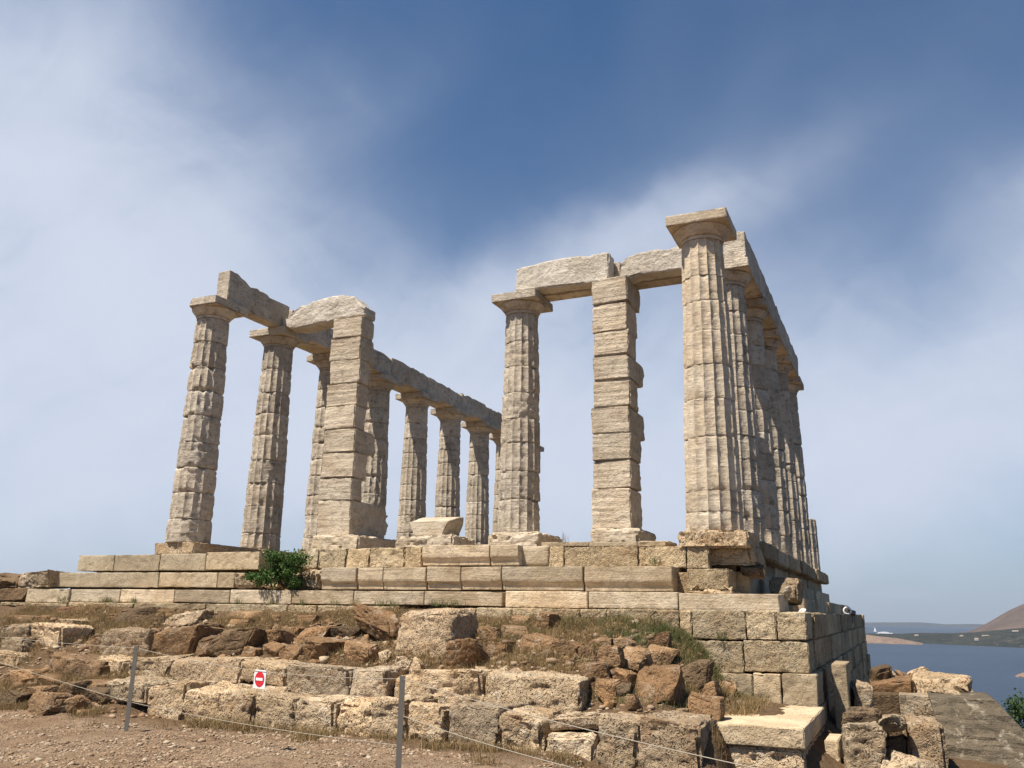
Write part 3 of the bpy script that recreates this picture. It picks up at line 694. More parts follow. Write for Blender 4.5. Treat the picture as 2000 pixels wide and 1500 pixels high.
# side of the foundation, running back to the sea
sides = [(-1.33, -1.72, 7.76, 0), (-1.725, -2.17, 7.78, .5), (-2.175, -2.62, 7.82, .2), (-2.625, -3.1, 7.84, .7), (-3.105, -3.7, 7.86, .3)]
wn_ = 'top second third fourth lowest'.split()
for ci, (zt, zb, xo, sh) in enumerate(sides):
    y = -.84 if ci < 2 else (-.9 if ci == 2 else -1.93); k = 0; rs = np.random.RandomState(ci+5)
    while y < 17.4:
        L = rs.uniform(1.1, 1.7); y1 = min(17.5, y+L)
        if y1 > 16.9: y1 = 17.5
        wblock('foundation_block', 'shaded side wall block number %d from the corner, %s course' % (k+1, wn_[ci]), 'block', xo-.6, xo+rs.uniform(-.03, .03), y+.003, y1-.003, zb, zt-.003, 'poros', 'blocks of the shaded side wall', maxn=30, res=.06)
        y = y1+.0; k += 1
for nm, (zt, zb, xo, ys, gname, sty) in {'lowest step': (-1.04, -1.325, 7.30, [-.48, .3, 3.2, 5.6, 8.4, 11.2, 14.0, 17.3], G3, 'ashlar'),
        'middle step': (-.66, -1.03, 6.72, [-.02, 1.2, 2.6, 4.6, 7.0, 9.5, 12, 14.5, 17.2], G2, 'step'), 'upper step': (-.335, -.655, 6.50, [-.02, 1.7, 3.3, 5.0, 7.4, 9.8, 12.3, 14.8, 17.1], G1, 'step')}.items():
    for k in range(len(ys)-1):
        if nm == 'lowest step' and k == 1: continue
        dx = [-.02, .03, -.05, 0, .04, -.03, .02, .0][k % 8]
        wblock('side_step_block', 'block number %d back along the shaded sea side of the %s' % (k+1, nm), 'block', xo-.8, xo+dx, ys[k]+.004, ys[k+1]-.004, zb, zt, sty, gname, maxn=36, res=.06)
for k in range(7):
    y0 = 1.55+k*2.2
    wblock('stylobate_block', 'thick worn block under the right-hand columns, number %d from the front' % (k+1), 'block', 5.4, 6.74+[.02, -.03, .0, .05, -.04, .03, .02][k], y0+.004, y0+2.196, -.33, 0, 'poros', 'blocks carrying the right-hand columns', r=.03, chip=.09, amp=.02, res=.05, maxn=44)
for k in range(9):
    y0 = -.42+k*2.35
    wblock('stylobate_block', 'flat pale slab under the left-hand columns, number %d from the front' % (k+1), 'block', -6.75, -5.55, y0+.004, y0+2.346, -.27, 0, 'poros', 'slabs carrying the left-hand columns', r=.02, chip=.06, matn='pale_poros', res=.06)
# plinth of the corner column
block('pale_slab', 'pale slab directly under the tall corner column', 'slab', (1323, 1046, 1462, 1066), -.56, 1.25, 'fill', None, r=.03, amp=.015, skew=.0, drop=.03, matn='pale_poros', ztop=.015)
block('plinth_rock', 'overhanging pitted rock below the corner column slab', 'stone', (1374, 1060, 1470, 1102), -.57, 1.2, 'grey', None, cuts=3, matn='pale_poros', amp=.04)
# slabs and bases on the floor of the porch
block('pale_slab', 'wide pale base slab under the massive left pier', 'slab', (607, 1046, 700, 1070), 1.78, 2.2, 'fill', None, r=.05, amp=.015, skew=.0, matn='column_bright', drop=.3, ztop=zl[0]+.02)
block('base_slab', 'low slab carrying the broken block between the pillars', 'slab', (770, 1046, 884, 1066), 1.78, 1.2, 'fill', None, r=.05, amp=.02, skew=.01, matn='column_bright', drop=.3, cuts=0)
block('pale_slab', 'rough pale slab under the front column between the piers', 'slab', (952, 1042, 1052, 1062), 1.75, 1.5, 'fill', None, r=.05, amp=.02, skew=.0, matn='column_bright', drop=.3, ztop=.275)
block('pale_slab', 'moulded pale base slab under the right pier', 'slab', (1151, 1032, 1248, 1058), 1.84, 1.45, 'fill', None, r=.07, amp=.01, skew=.0, matn='column_bright', drop=.3, ztop=zr[0]+.015)
block('thin_slab', 'small tilted slab lying between right pier and corner column', 'slab', (1244, 1056, 1306, 1064), 1.0, .7, 'step', None, drop=.1)
# broken capital lying on its slab
V, Q = stone(1.0, .8, .50, 777, .03, .02, .01, 4, .04, .01)
fz = V[:, 2]/.5; V[:, 0] *= .78+.26*ss(fz, 0, .75); V[:, 2] -= ss(V[:, 1]/.8+.5, 1, -.1)*ss(fz, .6, 1)*.16
x0, x1, z0, z1 = bx(793, 1004, 876, 1046, 1.95)
tag(obj('broken_block', V, Q, M['column_bright'], None, ((x0+x1)/2, 2.4, z0+.0)), 'broken wedge-shaped marble block with bright top on a low slab', 'block')

# ------------------------------------------------------------------ retaining rows of rough stones
GA = 'rough blocks of the front retaining row'; GBk = 'rough blocks of the second retaining row'
course('rough_block', 'block', [(204, 1330, 283, 1373, dict(drop=0)), (281, 1336, 357, 1402), (356, 1348, 425, 1414), (424, 1354, 493, 1422), (493, 1361, 577, 1428), (578, 1366, 652, 1440),
       (645, 1368, 727, 1448, dict(r=.12)), (727, 1369, 792, 1460), (794, 1378, 868, 1500, dict(drop=.1)), (872, 1381, 972, 1500, dict(drop=.1, style='grey')), (976, 1397, 1058, 1510, dict(drop=.1)),
       (1062, 1432, 1160, 1512, dict(drop=.1)), (1164, 1404, 1246, 1512, dict(drop=.1)), (1245, 1406, 1372, 1512, dict(drop=.1, style='grey'))],
       -5.52, .85, 'rough', 'in the front row at the bottom', 'rough pocked tan block', GA, drop=.12)
block('rough_block', 'flat stone wedged on top in the front row, left of the long shadow gap', 'block', (1068, 1397, 1172, 1431), -5.45, .7, 'grey', GA)
course('rough_block', 'block', [(184, 1284, 246, 1330, dict(cuts=4)), (246, 1283, 323, 1331), (325, 1286, 470, 1334, dict(style='grey')), (468, 1293, 562, 1334, dict(cuts=3)), (560, 1302, 683, 1364, dict(style='grey')), (683, 1304, 758, 1364, dict(style='grey')),
       (800, 1310, 940, 1380), (941, 1317, 1132, 1392)], -4.62, .85, 'rough', 'in the second row up', 'rough pocked block', GBk, drop=.04)
block('flat_stone', 'thin grey flat stone lying under the no-entry sign', 'stone', (418, 1338, 556, 1362), -4.75, .7, 'grey', GBk, r=.03, amp=.02, drop=.05)
block('rough_block', 'crumbling pale stone behind the near metal post', 'block', (765, 1318, 806, 1378), -4.5, .7, 'rough', GBk, cuts=3)
block('large_boulder', 'big squared grey block standing alone on the bank in the middle', 'block', (772, 1190, 884, 1284), 'hit', .95, 'grey', None, r=.09, drop=.06, amp=.05, maxn=44)
course('bank_block', 'block', [(0, 1219, 57, 1252, dict(style='grey')), (57, 1218, 116, 1272), (191, 1229, 292, 1284, dict(style='grey')), (292, 1228, 378, 1282, dict(style='brown', cuts=0, r=.04))], 'hit', .7, 'rough', 'of the squared blocks on the upper left bank', 'weathered squared block', 'squared blocks on the upper left bank', drop=.05)
block('bank_block', 'grey slanting block with deep shadow at the far left', 'block', (0, 1245, 46, 1288), 'hit', .55, 'grey', None, cuts=4)
block('bank_block', 'pale half-buried block at the left edge below the slanting grey one', 'block', (-20, 1273, 32, 1304), 'hit', .5, 'rough', None)
block('flat_rock', 'broad flat brown rock slab sunk in the left bank', 'rock', (48, 1282, 196, 1324), 'hit', .9, 'boulder', None, matn='brown', cuts=3, r=.05)
course('broken_block', 'block', [(-30, 1120, 26, 1150, dict(style='dark')), (26, 1116, 98, 1148, dict(style='grey', cuts=4))], -1.3, .8, 'grey', 'of the broken stones left of the steps', 'broken weathered block', 'broken stones left of the steps', matn=None)
course('broken_block', 'block', [(-40, 1150, 50, 1176, dict(style='dark', cuts=0, r=.03)), (51, 1150, 134, 1177, dict(style='step'))], -1.45, .8, 'step', 'of the lower stones left of the steps', 'squared old block', 'lower stones left of the steps')

# loose rocks on the bank: they rest where the ground is
def rocks(items, place, look, group, style):
    items = sorted(items, key=lambda t: t[0]+t[2])
    n = len(items)
    for i, it in enumerate(items):
        a, b, c, d_ = it[:4]; st = it[4] if len(it) > 4 else style; lk = it[5] if len(it) > 5 else look
        p = hit((a+c)/2, d_-1); y = float(p[1])-.04
        x0, x1, z0, z1 = bx(a, b, c, d_, y); sd = nseed(); rs = np.random.RandomState(sd)
        wdt = max(.12, x1-x0)*1.0; hh = max(.08, z1-z0)*.93; dep = min(.8, max(.2, wdt*rs.uniform(.6, .9)))
        q = dict(STY[st]); mt = q.pop('mat'); sz = min(wdt, hh); q['r'] = min(.10*sz, .05); q['amp'] = .035*sz; q['fq'] = 1.6/max(.2, sz); q['cuts'] = 14
        if 'pits' in q: q['pits'] = .04
        q['bump'] = .012*min(1, sz*2); q['ridge'] = .02*min(1, sz*2); q['skew'] = .16*sz; q['chip'] = .1*sz; q['res'] = max(.018, sz/18)
        V, Q = stone(wdt, dep, hh+.06, sd, **q)
        a_ = rs.uniform(-.12, .12); V = V@np.array([[math.cos(a_), math.sin(a_), 0], [-math.sin(a_), math.cos(a_), 0], [0, 0, 1]])
        tag(obj('rock', V, Q, M[mt], None, ((x0+x1)/2, y+dep/2, z0-.06), sharp=32), '%s, %s %s' % (lk, ordl(i, n), place), 'rock', group)
rocks([(27, 1181, 99, 1196, 'dark'), (92, 1183, 164, 1202), (164, 1181, 189, 1198), (220, 1184, 279, 1219, 'dark'), (300, 1190, 332, 1202), (311, 1192, 384, 1222, 'grey', 'pale grey rock'), (399, 1191, 416, 1201, 'boulder', 'tiny whitish rock'),
       (0, 1201, 60, 1217), (60, 1200, 98, 1218)], 'in the strip just under the left steps', 'earth-brown rock', 'brown rocks under the left steps', 'brown')
rocks([(99, 1207, 170, 1228, 'boulder', 'pale flat rock'), (115, 1224, 150, 1246), (128, 1226, 164, 1254, 'dark'), (150, 1240, 204, 1274), (241, 1201, 311, 1226, 'dark'), (344, 1245, 386, 1276), (384, 1215, 432, 1250, 'brown')], 'around the upper left blocks', 'brown rock', 'brown rocks by the upper left blocks', 'brown')
rocks([(0, 1307, 52, 1336), (52, 1318, 108, 1342), (0, 1345, 34, 1380, 'dark'), (30, 1340, 75, 1372), (42, 1352, 101, 1396), (100, 1330, 147, 1362, 'dark'), (134, 1328, 208, 1352), (150, 1345, 203, 1376, 'dark'), (105, 1360, 150, 1392)],
      'in the brown rubble heap at the left edge', 'dull brown rock', 'brown rocks of the left heap', 'brown')
rocks([(421, 1210, 494, 1228), (488, 1220, 534, 1234), (405, 1226, 482, 1286, 'dark'), (484, 1230, 549, 1268), (547, 1224, 589, 1242), (574, 1222, 631, 1256), (631, 1222, 694, 1252, 'dark'), (690, 1186, 771, 1254, 'brown', 'big orange-brown split rock'), (440, 1192, 500, 1212), (560, 1200, 612, 1218), (384, 1240, 420, 1280)],
      'in upper rubble left of the grey block', 'rust-brown rock', 'brown rocks left of the big grey block', 'brown')
rocks([(469, 1264, 505, 1284), (505, 1253, 545, 1280), (536, 1260, 578, 1292), (576, 1245, 652, 1294), (660, 1252, 723, 1296), (732, 1270, 757, 1291, 'boulder', 'small pale rock'), (598, 1288, 624, 1302), (765, 1278, 800, 1318, 'boulder', 'pale crumbling rock'), (792, 1284, 824, 1322, 'boulder', 'pale crumbling rock'), (640, 1284, 664, 1298)],
      'in lower rubble left of the grey block', 'brown rock', 'brown rocks above the second row', 'brown')
rocks([(992, 1197, 1037, 1220), (1032, 1194, 1091, 1226), (926, 1222, 973, 1256), (971, 1221, 1028, 1250), (873, 1248, 938, 1310), (940, 1251, 992, 1286), (1010, 1242, 1083, 1282), (1070, 1252, 1130, 1282), (1128, 1259, 1156, 1282)],
      'in the rubble right of the big grey block', 'rusty brown rock', 'brown rocks right of the big grey block', 'brown')
rocks([(1148, 1244, 1195, 1268), (1192, 1244, 1236, 1268), (1151, 1262, 1215, 1306), (1205, 1262, 1266, 1306), (1253, 1237, 1313, 1266, 'brown', 'pointed ochre rock'), (1250, 1263, 1313, 1296), (1118, 1294, 1187, 1335), (1160, 1322, 1204, 1368), (1196, 1305, 1238, 1336), (1196, 1334, 1230, 1354, 'dark')],
      'in the top of the right rubble pile', 'rust-brown rock', 'brown rocks of the right pile', 'brown')
rocks([(1233, 1299, 1337, 1368, 'brown', 'largest rounded boulder'), (1312, 1288, 1387, 1342, 'dark', 'broad dusty rock'), (1331, 1329, 1412, 1360), (1331, 1357, 1415, 1410), (1214, 1356, 1249, 1386), (1315, 1380, 1340, 1398, 'boulder', 'small whitish rock'), (1175, 1370, 1200, 1384), (1410, 1362, 1436, 1384, 'dark'), (1400, 1330, 1436, 1364)],
      'in the foot of the right rubble pile', 'brown rock', 'brown rocks at the foot of the right pile', 'brown')

# ------------------------------------------------------------------ blocks right of the foundation, above the bay
GR = 'tumbled blocks right of the foundation'
def rb(name, label, px, y, dep, style, **kw): return block(name, label, 'block' if 'block' in name else 'stone', px, y, dep, style, GR, **kw)
rb('upright_block', 'upright pillar-like block leaning on the shaded foundation wall', (1627, 1296, 1657, 1396), -.9, .9, 'step', drop=.3)
rb('tumbled_block', 'small squared block right of the upright pillar-like one', (1664, 1338, 1702, 1392), -.6, .7, 'grey', drop=.4, r=.04)
rb('tumbled_block', 'dark brown squared block under the grassy ledge', (1704, 1356, 1758, 1412), .4, .8, 'step', drop=.3, matn='brown_dark')
rb('tumbled_block', 'dull squared block left of the big layered slab wall', (1758, 1358, 1832, 1412), .4, .8, 'step', drop=.3, matn='grey_poros')
rb('earth_ledge_block', 'earthy brown ledge above the dark squared blocks', (1700, 1328, 1790, 1358), .9, 1.6, 'brown', cuts=0, drop=.2)
rb('tumbled_stone', 'dark little stone nearest the foundation on the skyline of the tumbled blocks', (1697, 1301, 1732, 1342), 1.4, .7, 'dark', drop=.3)
rb('tumbled_stone', 'pale small stone in the tumbled skyline beside the sea', (1714, 1311, 1752, 1328), 1.6, .6, 'boulder', drop=.2, cuts=2)
rb('tumbled_stone', 'brown small stone between two pale ones beside the sea', (1752, 1314, 1776, 1330), 1.9, .5, 'brown', drop=.2)
rb('tumbled_stone', 'pale flat stone lying highest beside the sea', (1774, 1309, 1820, 1326), 1.9, .7, 'boulder', drop=.2, cuts=2)
rb('tumbled_block', 'large pale flat block sticking out against the sea', (1782, 1322, 1902, 1358), 1.0, .9, 'rough', r=.06, drop=.0, amp=.03)
rb('tumbled_stone', 'whitish flat stone below the large pale flat block', (1824, 1350, 1880, 1364), .3, .6, 'boulder', cuts=2)
rb('tumbled_stone', 'dark stone wedged under the right end of the large pale flat block', (1868, 1346, 1900, 1366), .6, .5, 'dark', drop=.1)
rb('tumbled_stone', 'brownish grassy ledge stone above the pale cube', (1648, 1392, 1722, 1420), -2.6, .8, 'dark', cuts=0, drop=.1)
rb('tumbled_stone', 'flat pale stone bridging a dark hole', (1716, 1404, 1768, 1434), -2.8, .7, 'boulder', cuts=3)
rb('pale_block', 'pale pocked cube with a bright top at lower right', (1642, 1420, 1720, 1494), -3.9, .8, 'rough', drop=.5, r=.05)
rb('tumbled_block', 'pocked grey block left of the layered slab wall', (1770, 1410, 1846, 1492), -2.3, .8, 'grey', drop=.3)
rb('tumbled_stone', 'mossy brown stone in the dark hole', (1722, 1446, 1776, 1490), -2.4, .6, 'dark', drop=.2)
rb('tumbled_block', 'narrow dark block tight against the foundation corner', (1612, 1446, 1640, 1500), -3.4, .7, 'step', drop=.5)
rb('tumbled_stone', 'pale stone cut off by the bottom edge at lower right', (1722, 1486, 1838, 1540), -4.2, .7, 'boulder', drop=.3, cuts=2)
# big layered slab wall with sloping end
pts = [un(a, b, y=-.6) for a, b in ((1814, 1362), (1940, 1363), (2060, 1490), (2090, 1560), (1846, 1560), (1838, 1440))]
bl = [(p[0], p[2]) for p in pts]
V, Q = stone(1, 1, 1, 888, .03, .02, 0, 3, 0, 0, maxn=60)
nu = 64; nvv = 60; VV = []
lx = lambda z: np.interp(z, [bl[4][1], bl[5][1], bl[0][1]], [bl[4][0], bl[5][0], bl[0][0]])
rx = lambda z: np.interp(z, [bl[3][1], bl[2][1], bl[1][1]], [bl[3][0], bl[2][0], bl[1][0]])
zb_, zt_ = bl[4][1], bl[0][1]
u = V[:, 0]+.5; d_ = V[:, 1]+.5; f = V[:, 2]; zz = zb_+(zt_-zb_)*f
xx = lx(zz)+(rx(zz)-lx(zz))*u; gst = (1-f)*9+fbm(np.stack([xx*1.1, xx*0, zz*1.5], 1), 3, 57)*.9; stp = (np.floor(gst)+ss(gst-np.floor(gst), .55, 1))/9
yy = -.6-.95*np.clip(.45*(1-f)+.55*stp, 0, 1.1)+d_*1.6
lay = fbm(np.stack([xx*1.6, yy*1.6, zz*11], 1), 5, 55)
P2 = np.stack([xx+lay*.02*(u > .9), yy+lay*.06*(d_ < .1), zz+fbm(np.stack([xx*2, yy*2, zz*0], 1), 3, 56)*.03*(f > .95)], 1)
M['layered'] = stone_mat('layered_grey_rock', (.155, .13, .095), (.115, .097, .072), (.055, .047, .036), band=.8, stain=.6, bump=1.0, white=.3)
cc = np.array([xx.mean(), yy.mean(), zb_]); tag(obj('layered_wall', P2-cc, Q, M['layered'], None, tuple(cc), sharp=35), 'big layered grey slab wall sloping down at the right edge', 'wall')

# rocks and pieces lying in the shaded side
block('rubble_stone', 'rounded shaded rock in the broken corner behind the marble step', 'stone', (1498, 1128, 1560, 1166), .6, .8, 'grey', None, cuts=4, drop=.1)
block('rubble_stone', 'dark brown rock wedged under the overhanging corner slab', 'stone', (1440, 1092, 1486, 1118), -.30, .8, 'dark', None, cuts=4, drop=.06)
block('rubble_stone', 'pinkish rounded stone on the end of the marble step', 'stone', (1524, 1150, 1543, 1163), -.9, .3, 'boulder', None, cuts=3, drop=.03, matn='column')
wx = un(1488, 1128, z=-.60)
V, Q = stone(.20, .10, .10, 901, .015, .02, .01, 6, .03, .05, cuts=5)
V[:, 2] += V[:, 0]*.35
tag(obj('white_fragment', V, Q, M['white_marble'], None, (wx[0], wx[1], wx[2]-.06)), 'small white marble fragment on the shaded ledge below the corner column', 'stone')
wx = un(1568, 1192, y=-1.1)
V, Q = stone(.11, .07, .06, 902, .012, .02, .008, 6, .02, .04, cuts=4)
tag(obj('white_fragment', V, Q, M['white'], None, (wx[0], wx[1], wx[2]-.04)), 'tiny bright white stone on the outer corner of the foundation top', 'stone')

# ------------------------------------------------------------------ tubes, rope barrier and sign
def tube(path, r, n=8):
    path = [Vector(p) for p in path]; V = []; Q = []
    for i, p in enumerate(path):
        t = (path[min(i+1, len(path)-1)]-path[max(i-1, 0)]).normalized(); a = t.cross(Vector((0, 0, 1)))
        if a.length < .01: a = Vector((1, 0, 0))
        a.normalize(); b = t.cross(a)
        for k in range(n):
            q = p+(a*math.cos(2*math.pi*k/n)+b*math.sin(2*math.pi*k/n))*r; V.append(tuple(q))
    for i in range(len(path)-1):
        for k in range(n): Q.append((i*n+k, i*n+(k+1) % n, (i+1)*n+(k+1) % n, (i+1)*n+k))
    Q.append(tuple(range(n-1, -1, -1))); Q.append(tuple(range((len(path)-1)*n, len(path)*n)))
    return V, Q
def sag(a, b, s, n=24):
    a, b = Vector(a), Vector(b); return [a.lerp(b, i/n)-Vector((0, 0, s*4*(i/n)*(1-i/n))) for i in range(n+1)]
def lbar(h, w_=.055, t_=.008):
    P = [(0, 0), (w_, 0), (w_, t_), (t_, t_), (t_, w_), (0, w_)]
    V = [(x-w_/2, y-w_/2, z) for z in (0, h) for x, y in P]; n = 6
    return V, [tuple(range(n-1, -1, -1)), tuple(range(n, 2*n))]+[(i, (i+1) % n, n+(i+1) % n, n+i) for i in range(n)]
t1 = un(268, 1266, y=-6.7); t2 = un(787, 1326, y=-7.6); t0 = np.array([-6.6, -5.9, -1.75]); t3 = np.array([9.9, -10.7, -2.15])
tops = [t0, t1, t2, t3]
for k, (tp, lab) in enumerate(zip(tops, ['steel barrier post outside the left edge of the view', 'rusty angle-steel barrier post on the left', 'grey angle-steel barrier post in the bottom middle', 'steel barrier post close to the viewer'])):
    g = float(ground_z(tp[0], tp[1])[0])-.15
    root = empty('barrier_post', (tp[0], tp[1], g), .35); tag(root, lab, 'post', 'steel posts of the rope barrier')
    V, Q = lbar(tp[2]-g+.03); obj('angle_bar', V, Q, M['steel'], root, (0, 0, 0), smooth=False)
    V, Q = tube([(0, -.03, tp[2]-g-.01), (0, .03, tp[2]-g-.01)], .008); obj('eyelet', V, Q, M['steel'], root)
def rope(label, pts, s):
    path = []
    for i in range(len(pts)-1):
        q = sag(pts[i], pts[i+1], s); path += q if i == 0 else q[1:]
    V, Q = tube(path, .0032, 6); tag(obj('rope', V, Q, M['rope']), label, 'rope', 'ropes strung between the barrier posts')
rope('upper barrier rope running left from the left post', [t0, t1], .05)
smid = un(507, 1311, y=-7.15)
rope('upper barrier rope between the two posts, carrying the no-entry sign', [t1, smid, t2], .02)
rope('upper barrier rope crossing the blocks right of the middle post', [t2, un(1460, 1497, y=-9.6), t3], .03)
rope('lower barrier rope running left from the left post', [un(-200, 1225, y=-5.9), un(254, 1371, y=-6.7)], .03)
rope('lower barrier rope between the two posts', [un(254, 1371, y=-6.7), un(782, 1456, y=-7.6)], .04)
rope('lower barrier rope crossing the blocks right of the middle post', [un(786, 1398, y=-7.6), un(1116, 1499, y=-8.8), t3-Vector((0, 0, .5))], .02)
# no-entry sign
sc_ = un(507, 1328, y=-7.15); dxy = Vector(t2-t1); ang = math.atan2(dxy.y, dxy.x)
sg = empty('no_entry_sign', (sc_[0], sc_[1], sc_[2]-.10), ang); tag(sg, 'small white square no-entry sign with red disc hanging on the rope', 'sign')
def plate(w_, h_, t_, y0, z0):
    V = [(sx*w_/2, y0+sy*t_, z0+sz*h_) for sx in (-1, 1) for sy in (0, 1) for sz in (0, 1)]
    return V, [(0, 1, 3, 2), (4, 6, 7, 5), (0, 4, 5, 1), (2, 3, 7, 6), (0, 2, 6, 4), (1, 5, 7, 3)]
V, Q = plate(.20, .20, .006, 0, .008); obj('board', V, Q, M['white'], sg, smooth=False)
n = 40; V = [(math.cos(2*math.pi*k/n)*.083, y_, .1075+math.sin(2*math.pi*k/n)*.083) for y_ in (-.003, -.0005) for k in range(n)]
Q = [tuple(range(n)), tuple(range(2*n-1, n-1, -1))]+[(k, n+k, n+(k+1) % n, (k+1) % n) for k in range(n)]
obj('red_disc', V, Q, M['red'], sg, smooth=False)
V, Q = plate(.115, .028, .003, -.0065, .0935); obj('white_bar', V, Q, M['white'], sg, smooth=False)
for sx in (-.09, .09):
    V, Q = tube([(sx, 0, .205), (sx*.98, 0, .24)], .003, 6); obj('wire_tie', V, Q, M['steel'], sg)
# round ring fitting at the far foundation corner
rc = un(1655, 1193, y=9.0)
rg = empty('ring_lamp', tuple(rc)); tag(rg, 'small white ring-shaped lamp fitting on the far corner of the foundation', 'lamp')
V = []; Q = []; nn_ = 28; mm = 8
for i in range(nn_):
    a = 2*math.pi*i/nn_
    for j in range(mm):
        b = 2*math.pi*j/mm; R_ = .085+.024*math.cos(b); V.append((R_*math.cos(a), .03*math.sin(b), R_*math.sin(a)))
for i in range(nn_):
    for j in range(mm): Q.append((i*mm+j, i*mm+(j+1) % mm, ((i+1) % nn_)*mm+(j+1) % mm, ((i+1) % nn_)*mm+j))
obj('ring', V, Q, M['white'], rg)
V, Q = tube([(.02, .03, -.02), (.16, .12, -.06)], .07, 14); obj('lamp_body', V, Q, M['steel'], rg)
V, Q = tube([(.10, .1, -.08), (.10, .1, -.32)], .015); obj('bracket', V, Q, M['steel'], rg)

# ------------------------------------------------------------------ plants
def leaves(n, cen, rad, size, seed, shell=.45, blobs=1):
    rs = np.random.RandomState(seed); V = []; Q = []
    cs = [(np.array(cen), np.array(rad))] if blobs == 1 else [(np.array(cen)+rs.uniform(-.75, .75, 3)*np.array(rad), np.array(rad)*rs.uniform(.3, .5)) for _ in range(blobs)]
    for _ in range(n):
        c, r = cs[rs.randint(len(cs))]
        v = rs.normal(size=3); v /= np.linalg.norm(v); p = c+v*r*rs.uniform(shell, 1.0)
        nrm = v+rs.normal(size=3)*.6; nrm /= np.linalg.norm(nrm); a = np.cross(nrm, rs.normal(size=3)); a /= np.linalg.norm(a); b = np.cross(nrm, a)
        s = size*rs.uniform(.6, 1.3); i = len(V)
        V += [p-a*s, p-b*s*.55+nrm*s*.12, p+a*s, p+b*s*.55+nrm*s*.12]; Q.append((i, i+1, i+2, i+3))
    return np.array(V), np.array(Q)
bb = un(548, 1149, y=-1.35)
bs_ = empty('caper_bush', tuple(bb)); tag(bs_, 'dense bright green bush growing out of the broken steps', 'bush')
V1, Q1 = leaves(3600, (-.03, .15, .38), (.54, .42, .38), .030, 5, .5, 24)
V2, Q2 = leaves(1300, (-.62, .05, .20), (.44, .22, .15), .026, 6, .3, 12)
V3, Q3 = leaves(900, (.02, .1, .42), (.38, .35, .34), .035, 7, .2, 1)
obj('foliage', np.vstack([V1, V2, V3]), np.vstack([Q1, Q2+len(V1), Q3+len(V1)+len(V2)]), M['leaf'], bs_, smooth=False)
for k in range(9):
    a = random.uniform(-1.3, 1.3); V, Q = tube([(0, .1, 0), (math.sin(a)*.2, .05, .2), (math.sin(a)*.45, random.uniform(-.2, .2), .35+.3*math.cos(a))], .008, 5); obj('stem', V, Q, M['bark'], bs_)
def blades(pts, hmin, hmax, wid, seed, nper, spread, lean=.5):
    rs = np.random.RandomState(seed); N = len(pts)*nper; base = np.repeat(np.array(pts), nper, 0)+np.stack([rs.normal(0, spread, N), rs.normal(0, spread, N), np.zeros(N)], 1)
    base[:, 2] = ground_z(base[:, 0], base[:, 1])-.01 if spread_on_ground else base[:, 2]
    h = rs.uniform(hmin, hmax, N); a = rs.uniform(0, 2*math.pi, N); ln = np.abs(rs.normal(0, lean, N))*h
    dx = np.cos(a)*ln; dy = np.sin(a)*ln; b = rs.uniform(0, 2*math.pi, N); wx_ = np.cos(b)*wid; wy_ = np.sin(b)*wid
    p0 = base+np.stack([wx_, wy_, 0*h], 1); p1 = base-np.stack([wx_, wy_, 0*h], 1)
    m1 = base+np.stack([dx*.4-wx_*.7, dy*.4-wy_*.7, h*.6], 1); m0 = base+np.stack([dx*.4+wx_*.7, dy*.4+wy_*.7, h*.6], 1)
    tp = base+np.stack([dx, dy, h], 1)
    V = np.stack([p0, p1, m1, m0, tp], 1).reshape(-1, 3); I = np.arange(N)*5
    Q = [*zip(I, I+1, I+2, I+3)]+[*zip(I+3, I+2, I+4)]
    return V, [tuple(map(int, q)) for q in Q]
spread_on_ground = True
rs = np.random.RandomState(31)
def scatter(n, x0, x1, y0, y1, f):
    P = np.stack([rs.uniform(x0, x1, n), rs.uniform(y0, y1, n), np.zeros(n)], 1); return P[f(P)]
fd = lambda P: (fbm(P*.9, 3, 71) > -.18)
dry = scatter(21000, -9, 7.2, -5.0, -1.9, lambda P: fd(P)&~((P[:, 1] < -4.35)&(P[:, 0] > -1.0)&(P[:, 0] < 6)))
dry2 = scatter(5500, -8, 6.5, -6.7, -5.6, lambda P: (fbm(P*1.3, 3, 72) > -.02)&(P[:, 1] > -6.35+.35*np.sin(P[:, 0]*2.1)))
dry3 = scatter(2500, -8, 0, -6.2, -4.8, fd)
V, Q = blades(np.vstack([dry, dry2, dry3]), .04, .16, .0036, 81, 7, .05, .8)
tag(obj('dry_grass', V, Q, M['dry'], smooth=False), 'dry straw-coloured grass covering the bank between the rocks', 'grass', kind='stuff')
gr1 = scatter(900, 3.0, 6.6, -2.9, -1.85, lambda P: fbm(P*1.1, 3, 75) > -.15)
gr2 = scatter(260, -9, 3, -4.2, -2.0, lambda P: fbm(P*1.1, 3, 76) > .12)
gr3 = scatter(420, 5.0, 6.9, -4.4, -2.0, lambda P: fbm(P*1.1, 3, 77) > -.05)
gr4 = scatter(420, 5.6, 7.0, -2.3, -1.84, lambda P: P[:, 0] > 0)
V, Q = blades(np.vstack([gr1, gr2, gr3, gr4, gr4]), .04, .15, .0034, 82, 9, .04, .45)
tag(obj('green_grass', V, Q, M['green'], smooth=False), 'green grass growing along the foot of the foundation', 'grass', kind='stuff')
spread_on_ground = False
wi = 0
wl = [(203, 1178, 'dark'), (213, 1178, ''), (260, 1178, ''), (465, 1181, ''), (530, 1181, ''), (590, 1182, ''), (655, 1183, ''), (695, 1184, ''), (745, 1184, ''), (765, 1185, ''), (852, 1184, ''), (872, 1185, ''), (890, 1184, ''), (1278, 1101, ''), (1408, 1249, ''), (124, 1175, '')]
